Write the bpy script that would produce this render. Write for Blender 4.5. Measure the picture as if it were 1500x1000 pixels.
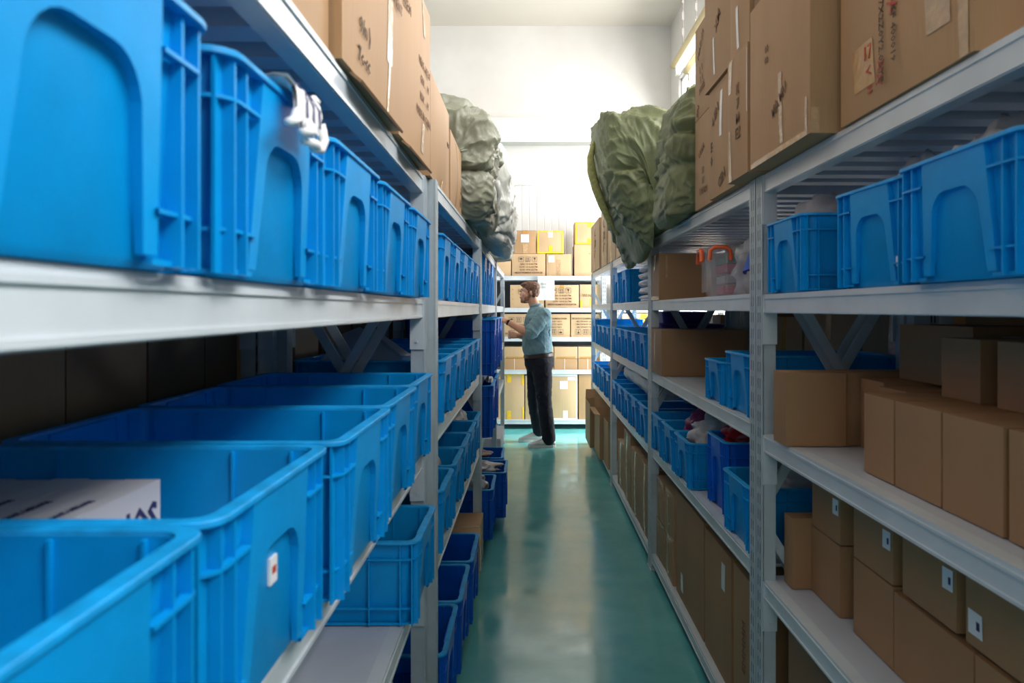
import bpy, bmesh, math, random
from mathutils import Vector, Matrix, noise
R = math.radians
rnd = random.Random(7)
for o in list(bpy.data.objects): bpy.data.objects.remove(o)
scene = bpy.context.scene
COL = scene.collection
# ---------------------------------------------------------------- camera, world, exposure
cd = bpy.data.cameras.new('camera'); cam = bpy.data.objects.new('camera', cd); COL.objects.link(cam)
cam.location = (0, 0, 1.5); cam.rotation_euler = (R(90), 0, 0)
cd.sensor_width = 36; cd.lens = 25.92; cd.shift_x = -25/1500; cd.shift_y = -47/1500
cd.clip_start = 0.02
cd.dof.use_dof = True; cd.dof.focus_distance = 6.0; cd.dof.aperture_fstop = 6.3
scene.camera = cam
vs = scene.view_settings
vs.view_transform = 'Standard'; vs.look = 'None'; vs.gamma = 1; vs.use_curve_mapping = False; vs.exposure = -0.02
w = bpy.data.worlds.new('world'); scene.world = w; w.use_nodes = True
w.node_tree.nodes['Background'].inputs[0].default_value = (.75, .87, 1, 1)
w.node_tree.nodes['Background'].inputs[1].default_value = 1.0
def area(name, loc, rot, sx, sy, power, color):
    ld = bpy.data.lights.new(name, 'AREA'); ld.shape = 'RECTANGLE'; ld.size = sx; ld.size_y = sy
    ld.energy = power; ld.color = color
    o = bpy.data.objects.new(name, ld); o.location = loc; o.rotation_euler = rot; COL.objects.link(o); return o
# daylight through the windows of the right wall, the doorway at the rear cross aisle, and an added fill window behind the camera
XW = 2.6
for i, yc in enumerate((-1.6, 1.4, 4.4, 7.4)):
    area('window_and_fill_light', (XW-.06, yc, 4.35), (0, R(72), 0), 2.3, 2.5, (215, 200, 110, 110)[i], (1, .98, .96))
area('window_and_fill_light', (XW-.06, 11.0, 4.35), (0, R(76), 0), 2.3, 3.6, 210, (1, .98, .96))
area('window_and_fill_light', (-.6, -3.42, 3.1), (R(80), 0, 0), 1.2, 1.0, 8, (.92, .96, 1))  # fill light added behind the camera, no window known there
area('doorway_daylight', (XW-.06, 8.76, 1.35), (0, R(90), 0), 2.4, .8, 300, (1, .98, .95))
# ---------------------------------------------------------------- materials
def newmat(name):
    m = bpy.data.materials.new(name); m.use_nodes = True
    nt = m.node_tree; return m, nt, nt.nodes['Principled BSDF']
def mat(name, col, rough=.5, metal=0, var=.0, vscale=6, bump=0, bscale=60, alpha=1, trans=0, spec=None, stretch=None, coat=0):
    m, nt, b = newmat(name)
    b.inputs['Base Color'].default_value = (*col, 1); b.inputs['Roughness'].default_value = rough
    b.inputs['Metallic'].default_value = metal
    b.inputs['Alpha'].default_value = alpha; b.inputs['Transmission Weight'].default_value = trans
    b.inputs['Coat Weight'].default_value = coat
    if spec is not None: b.inputs['Specular IOR Level'].default_value = spec
    tc = nt.nodes.new('ShaderNodeTexCoord'); src = tc.outputs['Object']
    if stretch:
        mp = nt.nodes.new('ShaderNodeMapping'); mp.inputs['Scale'].default_value = stretch
        nt.links.new(src, mp.inputs[0]); src = mp.outputs[0]
    if var:
        oi = nt.nodes.new('ShaderNodeObjectInfo')
        add = nt.nodes.new('ShaderNodeVectorMath'); add.operation = 'ADD'
        nt.links.new(src, add.inputs[0]); nt.links.new(oi.outputs['Random'], add.inputs[1])
        n = nt.nodes.new('ShaderNodeTexNoise'); n.inputs['Scale'].default_value = vscale; n.inputs['Detail'].default_value = 5
        nt.links.new(add.outputs[0], n.inputs['Vector'])
        r = nt.nodes.new('ShaderNodeMapRange'); r.inputs['From Min'].default_value = .3; r.inputs['From Max'].default_value = .7
        r.inputs['To Min'].default_value = 1-var; r.inputs['To Max'].default_value = 1+var
        nt.links.new(n.outputs[0], r.inputs['Value'])
        mx = nt.nodes.new('ShaderNodeVectorMath'); mx.operation = 'SCALE'; mx.inputs[0].default_value = col
        nt.links.new(r.outputs[0], mx.inputs['Scale'])
        nt.links.new(mx.outputs[0], b.inputs['Base Color'])
    if bump:
        n2 = nt.nodes.new('ShaderNodeTexNoise'); n2.inputs['Scale'].default_value = bscale; n2.inputs['Detail'].default_value = 4
        nt.links.new(src, n2.inputs['Vector'])
        bp = nt.nodes.new('ShaderNodeBump'); bp.inputs['Strength'].default_value = bump; bp.inputs['Distance'].default_value = .01
        nt.links.new(n2.outputs[0], bp.inputs['Height']); nt.links.new(bp.outputs[0], b.inputs['Normal'])
    return m
def emis(name, col, s):
    m, nt, b = newmat(name); b.inputs['Base Color'].default_value = (*col, 1)
    b.inputs['Emission Color'].default_value = (*col, 1); b.inputs['Emission Strength'].default_value = s; return m
M = {}
M['blue'] = mat('blue_plastic', (.0, .31, .74), .42, var=.10, vscale=9, bump=.05, bscale=40, spec=.25)
M['bluedark'] = mat('royal_blue_plastic', (.0, .13, .66), .38, var=.08, vscale=9, bump=.05, bscale=40, spec=.3)
M['bluerim'] = mat('blue_plastic_worn_rim', (.003, .33, .76), .44, var=.2, vscale=30, bump=.08, bscale=60)
M['steel'] = mat('pale_grey_painted_steel', (.58, .64, .68), .30, var=.07, vscale=8, bump=.04, bscale=30)
M['post'] = mat('blue_grey_painted_steel', (.47, .54, .58), .34, var=.08, vscale=14)
M['deck'] = mat('pale_grey_shelf_sheet', (.52, .56, .63), .4, var=.06, vscale=5)
M['slot'] = mat('slot_shadow_dark_steel', (.03, .04, .07), .7)
M['card'] = mat('brown_cardboard', (.43, .255, .125), .62, var=.09, vscale=5, bump=.10, bscale=90, stretch=(1, 1, .08))
M['cardlight'] = mat('pale_cardboard', (.56, .38, .215), .62, var=.08, vscale=5, bump=.1, bscale=90, stretch=(1, 1, .08))
M['cardkraft'] = mat('kraft_cardboard', (.38, .205, .095), .6, var=.06, vscale=4, bump=.06, bscale=90, stretch=(1, 1, .08))
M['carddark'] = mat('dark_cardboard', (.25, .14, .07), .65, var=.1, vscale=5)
M['cardedge'] = mat('cardboard_inside', (.30, .17, .085), .7, var=.1, vscale=8)
M['tape'] = mat('clear_packing_tape', (.52, .34, .19), .2, var=.1, vscale=40, bump=.3, bscale=50)
M['tapebrown'] = mat('brown_packing_tape', (.50, .26, .07), .2, var=.1, vscale=30, bump=.2, bscale=50)
M['tapeyellow'] = mat('yellow_packing_tape', (.85, .52, .03), .25, var=.1, vscale=30)
M['tapewhite'] = mat('white_packing_tape', (.8, .8, .8), .25, var=.06, vscale=30)
M['paper'] = mat('white_paper', (.82, .83, .84), .7)
M['ink'] = mat('black_printing_ink', (.07, .045, .03), .7)
M['inkfaint'] = mat('faded_printing_ink', (.20, .11, .06), .7)
M['inkred'] = mat('red_marker_ink', (.5, .05, .03), .6)
M['inkblue'] = mat('navy_printing_ink', (.03, .03, .12), .6)
M['whitebox'] = mat('white_card_box', (.62, .62, .66), .55, var=.03)
M['bagwhite'] = mat('white_plastic_bag', (.55, .53, .52), .3, var=.2, vscale=8, bump=.6, bscale=14)
M['baggrey'] = mat('clear_plastic_bag', (.6, .6, .64), .12, var=.2, vscale=10, bump=.8, bscale=14, alpha=.55)
M['bagbrown'] = mat('brown_mauve_bag', (.22, .12, .11), .3, var=.3, vscale=8, bump=.6, bscale=14)
M['bagred'] = mat('red_plastic_bag', (.55, .02, .03), .25, var=.4, vscale=10, bump=.6, bscale=14)
M['bagpink'] = mat('magenta_plastic_bag', (.35, .05, .15), .3, var=.3, vscale=8, bump=.5, bscale=14)
M['bubble'] = mat('bubble_wrap', (.50, .52, .53), .35, bump=1.0, bscale=45, var=.1)
M['sackgreen'] = mat('olive_woven_sack', (.20, .225, .115), .5, var=.16, vscale=5, bump=.5, bscale=22)
M['sackgrey'] = mat('grey_green_woven_sack', (.235, .24, .175), .45, var=.14, vscale=5, bump=.5, bscale=22)
M['sackwhite'] = mat('pale_woven_sack', (.62, .62, .57), .45, var=.1, vscale=6, bump=.5, bscale=22)
M['sackhem'] = mat('yellow_green_hem_cloth', (.48, .46, .18), .6, var=.25, vscale=60)
M['purple'] = mat('purple_plastic', (.10, .05, .30), .4)
M['orange'] = mat('orange_plastic', (.95, .14, .03), .35)
M['clear'] = mat('frosted_clear_plastic', (.7, .68, .72), .15, alpha=.24, var=.1, bump=.3, bscale=20)
M['clothblue'] = mat('periwinkle_blue_cloth', (.05, .14, .62), .6, var=.15, vscale=8)
M['green'] = mat('green_item', (.02, .2, .12), .5)
M['pink'] = mat('pink_item', (.7, .05, .2), .5)
M['lampwhite'] = mat('white_enamel', (.8, .8, .78), .35)
M['batten'] = mat('yellowed_cream_batten', (.62, .52, .34), .5, var=.1)
M['tube'] = emis('fluorescent_tube_glow', (1, .98, .94), 6)
M['chain'] = mat('dull_steel_chain', (.3, .27, .25), .4, metal=.8)
M['skin'] = mat('skin', (.52, .27, .185), .5, var=.08, vscale=20)
M['lip'] = mat('lips', (.40, .14, .11), .5)
M['hair'] = mat('auburn_brown_hair', (.12, .05, .026), .6, var=.4, vscale=50, bump=.9, bscale=90)
M['beard'] = mat('light_brown_beard', (.22, .105, .06), .7, var=.3, vscale=60, bump=.6, bscale=90)
M['shirt'] = mat('pale_teal_chambray', (.165, .29, .335), .8, var=.16, vscale=22, bump=.4, bscale=14)
M['trouser'] = mat('navy_denim', (.005, .007, .016), .9, var=.3, vscale=14, bump=.4, bscale=12)
M['belt'] = mat('dark_brown_leather', (.05, .022, .018), .4)
M['shoe'] = mat('white_sneaker_leather', (.66, .65, .64), .5, var=.04, vscale=20)
M['sole'] = mat('white_rubber_sole', (.72, .70, .68), .6)
M['black'] = mat('black_strap', (.01, .01, .012), .4)
M['rust'] = mat('rust_stain', (.25, .09, .03), .8)
M['foam'] = mat('pale_grey_foam_sheet', (.82, .80, .79), .7)
M['sky'] = emis('bright_overcast_sky_pane', (.95, .98, 1), 2.2)
M['frame'] = mat('white_window_frame', (.8, .8, .8), .4)
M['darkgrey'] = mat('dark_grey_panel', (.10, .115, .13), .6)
# walls
def wallmat():
    m, nt, b = newmat('white_plaster'); b.inputs['Roughness'].default_value = .85
    tc = nt.nodes.new('ShaderNodeTexCoord'); n = nt.nodes.new('ShaderNodeTexNoise'); n.inputs['Scale'].default_value = 1.2; n.inputs['Detail'].default_value = 6
    nt.links.new(tc.outputs['Object'], n.inputs['Vector'])
    cr = nt.nodes.new('ShaderNodeValToRGB'); cr.color_ramp.elements[0].color = (.78, .75, .71, 1); cr.color_ramp.elements[1].color = (.84, .82, .79, 1)
    cr.color_ramp.elements[0].position = .35; cr.color_ramp.elements[1].position = .65
    nt.links.new(n.outputs[0], cr.inputs[0]); nt.links.new(cr.outputs[0], b.inputs['Base Color']); return m
M['wall'] = wallmat()
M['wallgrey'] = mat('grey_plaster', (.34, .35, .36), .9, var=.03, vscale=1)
M['ceiling'] = mat('cream_ceiling_paint', (.74, .68, .60), .9, var=.03, vscale=1)
def panelmat():
    m, nt, b = newmat('white_sandwich_panel'); b.inputs['Roughness'].default_value = .45
    b.inputs['Base Color'].default_value = (.80, .81, .81, 1)
    tc = nt.nodes.new('ShaderNodeTexCoord'); wv = nt.nodes.new('ShaderNodeTexWave'); wv.bands_direction = 'X'; wv.inputs['Scale'].default_value = 3.2
    nt.links.new(tc.outputs['Object'], wv.inputs['Vector'])
    cr = nt.nodes.new('ShaderNodeValToRGB'); cr.color_ramp.elements[0].position = 0; cr.color_ramp.elements[1].position = .06
    nt.links.new(wv.outputs[0], cr.inputs[0])
    bp = nt.nodes.new('ShaderNodeBump'); bp.inputs['Distance'].default_value = .003; nt.links.new(cr.outputs[0], bp.inputs['Height']); nt.links.new(bp.outputs[0], b.inputs['Normal'])
    return m
M['panel'] = panelmat()
def floormat():
    m, nt, b = newmat('teal_epoxy_floor')
    tc = nt.nodes.new('ShaderNodeTexCoord')
    n = nt.nodes.new('ShaderNodeTexNoise'); n.inputs['Scale'].default_value = 1.6; n.inputs['Detail'].default_value = 7; n.inputs['Roughness'].default_value = .65
    nt.links.new(tc.outputs['Object'], n.inputs['Vector'])
    cr = nt.nodes.new('ShaderNodeValToRGB')
    cr.color_ramp.elements[0].position = .35; cr.color_ramp.elements[0].color = (.085, .38, .385, 1)
    cr.color_ramp.elements[1].position = .68; cr.color_ramp.elements[1].color = (.15, .50, .49, 1)
    nt.links.new(n.outputs[0], cr.inputs[0]); nt.links.new(cr.outputs[0], b.inputs['Base Color'])
    n2 = nt.nodes.new('ShaderNodeTexNoise'); n2.inputs['Scale'].default_value = 5; n2.inputs['Detail'].default_value = 8
    nt.links.new(tc.outputs['Object'], n2.inputs['Vector'])
    mr = nt.nodes.new('ShaderNodeMapRange'); mr.inputs['From Min'].default_value = .35; mr.inputs['From Max'].default_value = .65
    mr.inputs['To Min'].default_value = .10; mr.inputs['To Max'].default_value = .24
    nt.links.new(n2.outputs[0], mr.inputs['Value']); nt.links.new(mr.outputs[0], b.inputs['Roughness'])
    n3 = nt.nodes.new('ShaderNodeTexNoise'); n3.inputs['Scale'].default_value = 2.2; n3.inputs['Detail'].default_value = 2
    nt.links.new(tc.outputs['Object'], n3.inputs['Vector'])
    bp = nt.nodes.new('ShaderNodeBump'); bp.inputs['Strength'].default_value = .12; bp.inputs['Distance'].default_value = .02
    nt.links.new(n3.outputs[0], bp.inputs['Height']); nt.links.new(bp.outputs[0], b.inputs['Normal'])
    b.inputs['Specular IOR Level'].default_value = .8
    return m
M['floor'] = floormat()
# ---------------------------------------------------------------- mesh helpers
class MB:
    def __init__(s): s.v = []; s.f = []; s.m = []
    def add(s, vs_, fs, mi=0, mx=None):
        n = len(s.v)
        s.v += [tuple(mx @ Vector(p)) if mx else tuple(p) for p in vs_]
        s.f += [tuple(i+n for i in f) for f in fs]; s.m += [mi]*len(fs); return s
    def box(s, x0, x1, y0, y1, z0, z1, mi=0, mx=None):
        return s.add([(x0,y0,z0),(x1,y0,z0),(x1,y1,z0),(x0,y1,z0),(x0,y0,z1),(x1,y0,z1),(x1,y1,z1),(x0,y1,z1)],
              [(0,3,2,1),(4,5,6,7),(0,1,5,4),(1,2,6,5),(2,3,7,6),(3,0,4,7)], mi, mx)
    def bar(s, a, b, w, t, mi=0, up=(0,0,1)):
        a = Vector(a); b = Vector(b); d = b-a; L = d.length; d.normalize()
        u = Vector(up); x = d.cross(u)
        if x.length < 1e-4: x = d.cross(Vector((1,0,0)))
        x.normalize(); y = x.cross(d)
        mx = Matrix((( d.x,x.x,y.x,a.x),(d.y,x.y,y.y,a.y),(d.z,x.z,y.z,a.z),(0,0,0,1)))
        return s.box(0, L, -w/2, w/2, -t/2, t/2, mi, mx)
    def tube(s, pts, r, n=8, mi=0, cap=True):
        pts = [Vector(p) for p in pts]; rs = r if isinstance(r, (list, tuple)) else [r]*len(pts)
        base = len(s.v); k = len(pts); prev = None
        for i, p in enumerate(pts):
            d = (pts[min(i+1,k-1)]-pts[max(i-1,0)]).normalized()
            if prev is None:
                x = d.cross(Vector((0,0,1)))
                if x.length < 1e-3: x = d.cross(Vector((0,1,0)))
            else: x = prev-d*prev.dot(d)
            x.normalize(); prev = x; y = d.cross(x)
            for j in range(n):
                a = 2*math.pi*j/n; s.v.append(tuple(p+(x*math.cos(a)+y*math.sin(a))*rs[i]))
        for i in range(k-1):
            for j in range(n):
                a = base+i*n+j; b = base+i*n+(j+1)%n; s.f.append((a, b, b+n, a+n)); s.m.append(mi)
        if cap:
            s.f.append(tuple(base+j for j in reversed(range(n)))); s.m.append(mi)
            s.f.append(tuple(base+(k-1)*n+j for j in range(n))); s.m.append(mi)
        return s
    def prism(s, pts, a0, a1, axis='x', mi=0):   # outline pts in the other two axes
        n = len(pts)
        def P(p, a): return (a, p[0], p[1]) if axis == 'x' else ((p[0], a, p[1]) if axis == 'y' else (p[0], p[1], a))
        vs_ = [P(p, a0) for p in pts]+[P(p, a1) for p in pts]
        fs = [tuple(reversed(range(n))), tuple(range(n, 2*n))]+[(i, (i+1) % n, (i+1) % n+n, i+n) for i in range(n)]
        return s.add(vs_, fs, mi)
    def loops(s, lps, closed_ends=(False, False), mi=0):
        base = len(s.v); n = len(lps[0])
        for l in lps: s.v += [tuple(p) for p in l]
        for i in range(len(lps)-1):
            for j in range(n):
                a = base+i*n+j; b = base+i*n+(j+1) % n; s.f.append((a, b, b+n, a+n)); s.m.append(mi)
        if closed_ends[0]: s.f.append(tuple(base+j for j in reversed(range(n)))); s.m.append(mi)
        if closed_ends[1]: s.f.append(tuple(base+(len(lps)-1)*n+j for j in range(n))); s.m.append(mi)
        return s
    def ell(s, c, r, nu=16, nv=10, mi=0, rot=None):
        vs_ = []; fs = []
        for i in range(nv+1):
            th = math.pi*i/nv
            for j in range(nu):
                ph = 2*math.pi*j/nu
                vs_.append(Vector((r[0]*math.sin(th)*math.cos(ph), r[1]*math.sin(th)*math.sin(ph), r[2]*math.cos(th))))
        for i in range(nv):
            for j in range(nu):
                a = i*nu+j; b = i*nu+(j+1) % nu; fs.append((a, a+nu, b+nu, b))
        mx = Matrix.Translation(c) @ (rot if rot else Matrix.Identity(4))
        return s.add(vs_, fs, mi, mx)
    def mesh(s, name, mats, smooth=None):
        me = bpy.data.meshes.new(name); me.from_pydata(s.v, [], s.f)
        for mm in (mats if isinstance(mats, (list, tuple)) else [mats]): me.materials.append(M[mm] if isinstance(mm, str) else mm)
        me.polygons.foreach_set('material_index', s.m)
        bm = bmesh.new(); bm.from_mesh(me); bmesh.ops.remove_doubles(bm, verts=bm.verts, dist=1e-6) if smooth else None
        bmesh.ops.recalc_face_normals(bm, faces=bm.faces); bm.to_mesh(me); bm.free()
        if smooth:
            me.polygons.foreach_set('use_smooth', [True]*len(me.polygons))
            if smooth < 180: me.set_sharp_from_angle(angle=R(smooth))
        return me
def link(name, me, parent=None, loc=None, rot=None):
    o = bpy.data.objects.new(name, me); COL.objects.link(o)
    if parent: o.parent = parent
    if loc is not None: o.location = loc
    if rot is not None: o.rotation_euler = rot
    return o
def obj(name, mb, mats, parent=None, smooth=None, **k): return link(name, mb.mesh(name, mats, smooth), parent, **k)
def tag(o, label, cat, group=None, kind=None):
    o['label'] = label; o['category'] = cat
    if group: o['group'] = group
    if kind: o['kind'] = kind
    return o
def thing(name, label, cat, loc=(0,0,0), rz=0, group=None):
    o = bpy.data.objects.new(name, None); COL.objects.link(o); o.empty_display_size = .1
    o.location = loc; o.rotation_euler = (0, 0, rz); return tag(o, label, cat, group)
def struct(name, mb, mats, **k):
    o = obj(name, mb, mats, **k); o['kind'] = 'structure'; return o
def rrect(L, W, r, z, n=4):
    out = []
    for (cx, cy, a0) in ((L/2-r, W/2-r, 0), (-L/2+r, W/2-r, 90), (-L/2+r, -W/2+r, 180), (L/2-r, -W/2+r, 270)):
        for i in range(n+1):
            a = R(a0+90*i/n); out.append((cx+r*math.cos(a), cy+r*math.sin(a), z))
    return out
_txt = {}
def text(s, size, mx, material, parent, name='printed_text', bold=0):
    key = (s, round(size, 4), bold)
    if key not in _txt:
        cu = bpy.data.curves.new('t', 'FONT'); cu.body = s; cu.size = size; cu.align_x = 'CENTER'; cu.align_y = 'CENTER'
        cu.resolution_u = 1; cu.offset = bold; cu.extrude = .0004
        to = bpy.data.objects.new('t', cu); COL.objects.link(to)
        dg = bpy.context.evaluated_depsgraph_get(); me = bpy.data.meshes.new_from_object(to.evaluated_get(dg))
        bpy.data.objects.remove(to); _txt[key] = me
    me = _txt[key]
    if len(me.materials) == 0 or me.materials[0] != M[material]:
        me = me.copy(); me.materials.clear(); me.materials.append(M[material])
    me.name = name
    o = link(name, me, parent); o.matrix_local = mx; return o
def face_mx(origin, normal, up=(0,0,1), spin=0):
    n = Vector(normal).normalized(); u = Vector(up); r = u.cross(n).normalized(); u = n.cross(r)
    m = Matrix(((r.x,u.x,n.x,origin[0]),(r.y,u.y,n.y,origin[1]),(r.z,u.z,n.z,origin[2]),(0,0,0,1)))
    return m @ Matrix.Rotation(R(spin), 4, 'Z')
# ---------------------------------------------------------------- setting
struct('floor', MB().box(-4, XW+.2, -3.5, 13.7, -.1, 0), 'floor')
struct('ceiling', MB().box(-4.2, XW+.2, -3.7, 13.9, 6.69, 6.8), 'ceiling')
struct('wall_left', MB().box(-4.2, -4, -3.7, 13.9, -.1, 6.69), 'wallgrey')
mb = MB().box(-4, XW, 13.5, 13.7, 0, 6.69)
struct('wall_back', mb, 'wall')
struct('trim_1', MB().box(-4, XW, 13.2, 13.5, 4.50, 4.93), 'wall')          # ceiling-height band across the end wall
struct('wall_partition', MB().box(-4, XW, 9.80, 9.90, 0, 3.15), 'panel')
struct('trim_2', MB().box(-4, XW, 9.77, 9.93, 3.15, 3.19), 'lampwhite')
# right wall with a window band and a doorway
wins = [(-2.85, -.35), (.15, 2.65), (3.15, 5.65), (6.15, 8.65), (9.2, 12.8)]
zb, zt = 3.2, 5.5
mb = MB(); ys = [-3.7]+[v for w_ in wins for v in w_]+[13.9]
mb.box(XW, XW+.2, -3.7, 13.9, zt, 6.69)
for a, b_ in zip(ys[0::2], ys[1::2]): mb.box(XW, XW+.2, a, b_, zb, zt)
mb.box(XW, XW+.2, -3.7, 8.34, 0, zb); mb.box(XW, XW+.2, 9.18, 13.9, 0, zb); mb.box(XW, XW+.2, 8.34, 9.18, 2.6, zb)
struct('wall_right', mb, 'wall')
for i, (a, b_) in enumerate(wins):
    mb = MB(); t = .05
    mb.box(XW+.05, XW+.1, a, b_, zb, zb+t).box(XW+.05, XW+.1, a, b_, zt-t, zt)
    k = 3
    for j in range(k+1):
        y = a+(b_-a)*j/k; mb.box(XW+.05, XW+.1, max(a, y-t/2), min(b_, y+t/2), zb, zt)
    mb.box(XW+.05, XW+.1, a, b_, (zb+zt)/2-.02, (zb+zt)/2+.02)
    f = struct('window_%d' % (i+1), mb, 'frame')
    obj('pane', MB().box(XW+.11, XW+.12, a, b_, zb, zt), 'sky', f)
f = struct('door_1', MB().box(XW+.05, XW+.12, 8.34, 8.40, 0, 2.6).box(XW+.05, XW+.12, 9.12, 9.18, 0, 2.6).box(XW+.05, XW+.12, 8.4, 9.12, 2.54, 2.6).box(XW+.05,XW+.12,8.4,9.12,0,.05), 'frame')
obj('pane', MB().box(XW+.13, XW+.14, 8.34, 9.18, 0, 2.6), 'sky', f)
mb = MB().box(-4, -1.2, -3.7, -3.5, 0, 6.69).box(0.0, XW, -3.7, -3.5, 0, 6.69).box(-1.2, 0.0, -3.7, -3.5, 0, 2.6).box(-1.2, 0.0, -3.7, -3.5, 3.6, 6.69)
struct('wall_front', mb, 'wallgrey')
mb = MB()
for j in range(3): x = -1.2+1.2*j/2; mb.box(max(-1.2, x-.025), min(0.0, x+.025), -3.62, -3.57, 2.6, 3.6)
mb.box(-1.2, 0.0, -3.62, -3.57, 2.6, 2.65).box(-1.2, 0.0, -3.62, -3.57, 3.55, 3.6)
f = struct('window_6', mb, 'frame'); obj('pane', MB().box(-1.2, 0.0, -3.66, -3.65, 2.6, 3.6), 'sky', f)  # unseen window added for fill light, glowing pane included

# ---------------------------------------------------------------- racks
def rack(label, face, s, y0, y1, levels, top=1.9035, depth=.50, group=None, diag=True, gap=.0):
    """aisle face at x=face, going s (+1 right, -1 left) into depth; levels = deck heights"""
    t = thing('shelf_rack', label, 'shelf rack', (face+s*depth/2, (y0+y1)/2, 0), 0, group)
    L = y1-y0; hl = L/2; pw, pd = .052, .042
    X = lambda d: s*(d-depth/2)     # d = distance from the aisle face
    def bx(mb, d0, d1, ya, yb, z0, z1, mi=0):
        a, b_ = X(d0), X(d1); return mb.box(min(a, b_), max(a, b_), ya, yb, z0, z1, mi)
    for d0, front in ((0, True), (depth-pd, False)):
        for sy in (-1, 1):
            ya = -hl if sy < 0 else hl-pw
            mb = MB(); bx(mb, d0+.004, d0+pd, ya, ya+pw, 0, top)
            # folded profile: two raised strips on the aisle face with slots between
            o_ = d0 if front else d0+pd
            bx(mb, o_-.0005 if front else o_-.003, o_+.006 if front else o_+.002, ya, ya+.012, 0, top); bx(mb, o_-.0005 if front else o_-.003, o_+.006 if front else o_+.002, ya+pw-.012, ya+pw, 0, top)
            bx(mb, o_-.0005 if front else o_-.003, o_+.006 if front else o_+.002, ya+.021, ya+.031, 0, top)
            if front:
                z = .06
                while z < top-.05:
                    for yy in (ya+.0115, ya+.0325): bx(mb, d0+.0005, d0+.0045, yy, yy+.009, z, z+.030, 1)
                    z += .05
            bx(mb, d0-.004, d0+pd+.006, ya-.004, ya+pw+.004, 0, .008)
            obj('post', mb, ['post', 'slot'], t)
    for z in levels:
        bh = .056
        for d0 in (.008, depth-.040):
            mb = MB(); bx(mb, d0, d0+.032, -hl+pw+.001, hl-pw-.001, z-bh, z)
            bx(mb, d0-.003, d0+.002, -hl+pw+.001, hl-pw-.001, z-.014, z-.008)   # pressed groove lines of the beam
            bx(mb, d0-.003, d0+.002, -hl+pw+.001, hl-pw-.001, z-bh+.002, z-bh+.008)
            for sy in (-1, 1):
                ya = -hl+pw+.001 if sy < 0 else hl-pw-.007
                bx(mb, d0-.006, d0+.036, ya, ya+.006, z-.15 if z > .25 else z-.07, z-.002)
                yb = -hl+pw+.007 if sy < 0 else hl-pw-.010
                bx(mb, d0+.012, d0+.020, yb, yb+.003, z-.13 if z > .25 else z-.06, z-.122 if z > .25 else z-.055)
            obj('beam', mb, 'steel', t)
        mb = MB(); bx(mb, .038, depth-.044, -hl+.008, hl-.008, z-.006, z-.001)
        y = -hl+pw+.03
        while y < hl-pw-.06:
            bx(mb, .042, depth-.044, y, y+.055, z-.036, z-.0061); y += .118
        obj('shelf_panel', mb, 'deck', t)
    if diag:
        for sy in (-1, 1):
            yc = -hl+pw/2 if sy < 0 else hl-pw/2
            for za, zb_ in ((.12, .82), (.92, 1.68)):
                for q, (u, v) in enumerate(((za, zb_), (zb_, za))):
                    off = -.012 if q else .012
                    obj('brace', MB().bar((X(.025), yc+off, u), (X(depth-.025), yc+off, v), .006, .028, up=(0, 1, 0)) if False else MB().bar((X(.03), yc+off, u), (X(depth-.03), yc+off, v), .010, .028), 'post', t)
    return t
LF, RF = -.280, .70
RY = [(.17, 2.27), (2.286, 4.28), (4.29, 6.29), (6.30, 8.30)]
LL = [(1.905, 1.53, 1.075, .70, .10), (1.905, 1.53, 1.13, .715, .10), (1.905, 1.53, 1.10, .72, .10), (1.905, 1.53, 1.13, .72, .10)]
RL = [(1.905, 1.545, 1.125, .685, .10), (1.905, 1.55, 1.145, .71, .10), (1.905, 1.55, 1.14, .70, .10), (1.905, 1.55, 1.14, .70, .10)]
names = ('nearest', 'second', 'third', 'farthest')
for i in range(4):
    t = rack('%s grey steel shelf rack along the left side of the aisle' % names[i], (-.306, -.284, -.278, -.278)[i], -1, *RY[i], LL[i], group='racks left of the aisle')
    if i < 2: t.rotation_euler[2] = R((.45, -.30)[i])
    rack('%s grey steel shelf rack along the right side of the aisle' % names[i], RF, 1, *RY[i], RL[i], group='racks right of the aisle')
for i in range(4):  # the far pair is added to block the bright wall behind the row
    rack('grey steel rack back to back behind the %s left rack' % names[i], -.825, -1, *RY[i], (1.905, 1.53, 1.12, .70, .10), diag=False, group='racks behind the left row')
for i in (0, 1, 2):  # the nearest is added to carry cartons that close a bright gap
    rack('grey steel rack back to back behind the %s right rack' % names[i], RF+.53, 1, *RY[i], (1.905, 1.55, 1.12, .71, .10), diag=False, group='racks behind the right row')
# racks across the end of the aisle (built along y, turned to run along x)
def end_rack(label, x0, x1, y):
    t = rack(label, 0, 1, 0, x1-x0, (1.92, 1.52, 1.155, .745, .12), top=1.9185, group='racks across the end of the aisle')
    t.rotation_euler = (0, 0, R(90)); t.location = ((x0+x1)/2, y+.25, 0); return t
end_rack('white shelf rack across the end of the aisle, behind the man', -1.05, .965, 9.22)
end_rack('white shelf rack across the end, right of the bright gap', 1.08, 2.5, 9.22)

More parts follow.
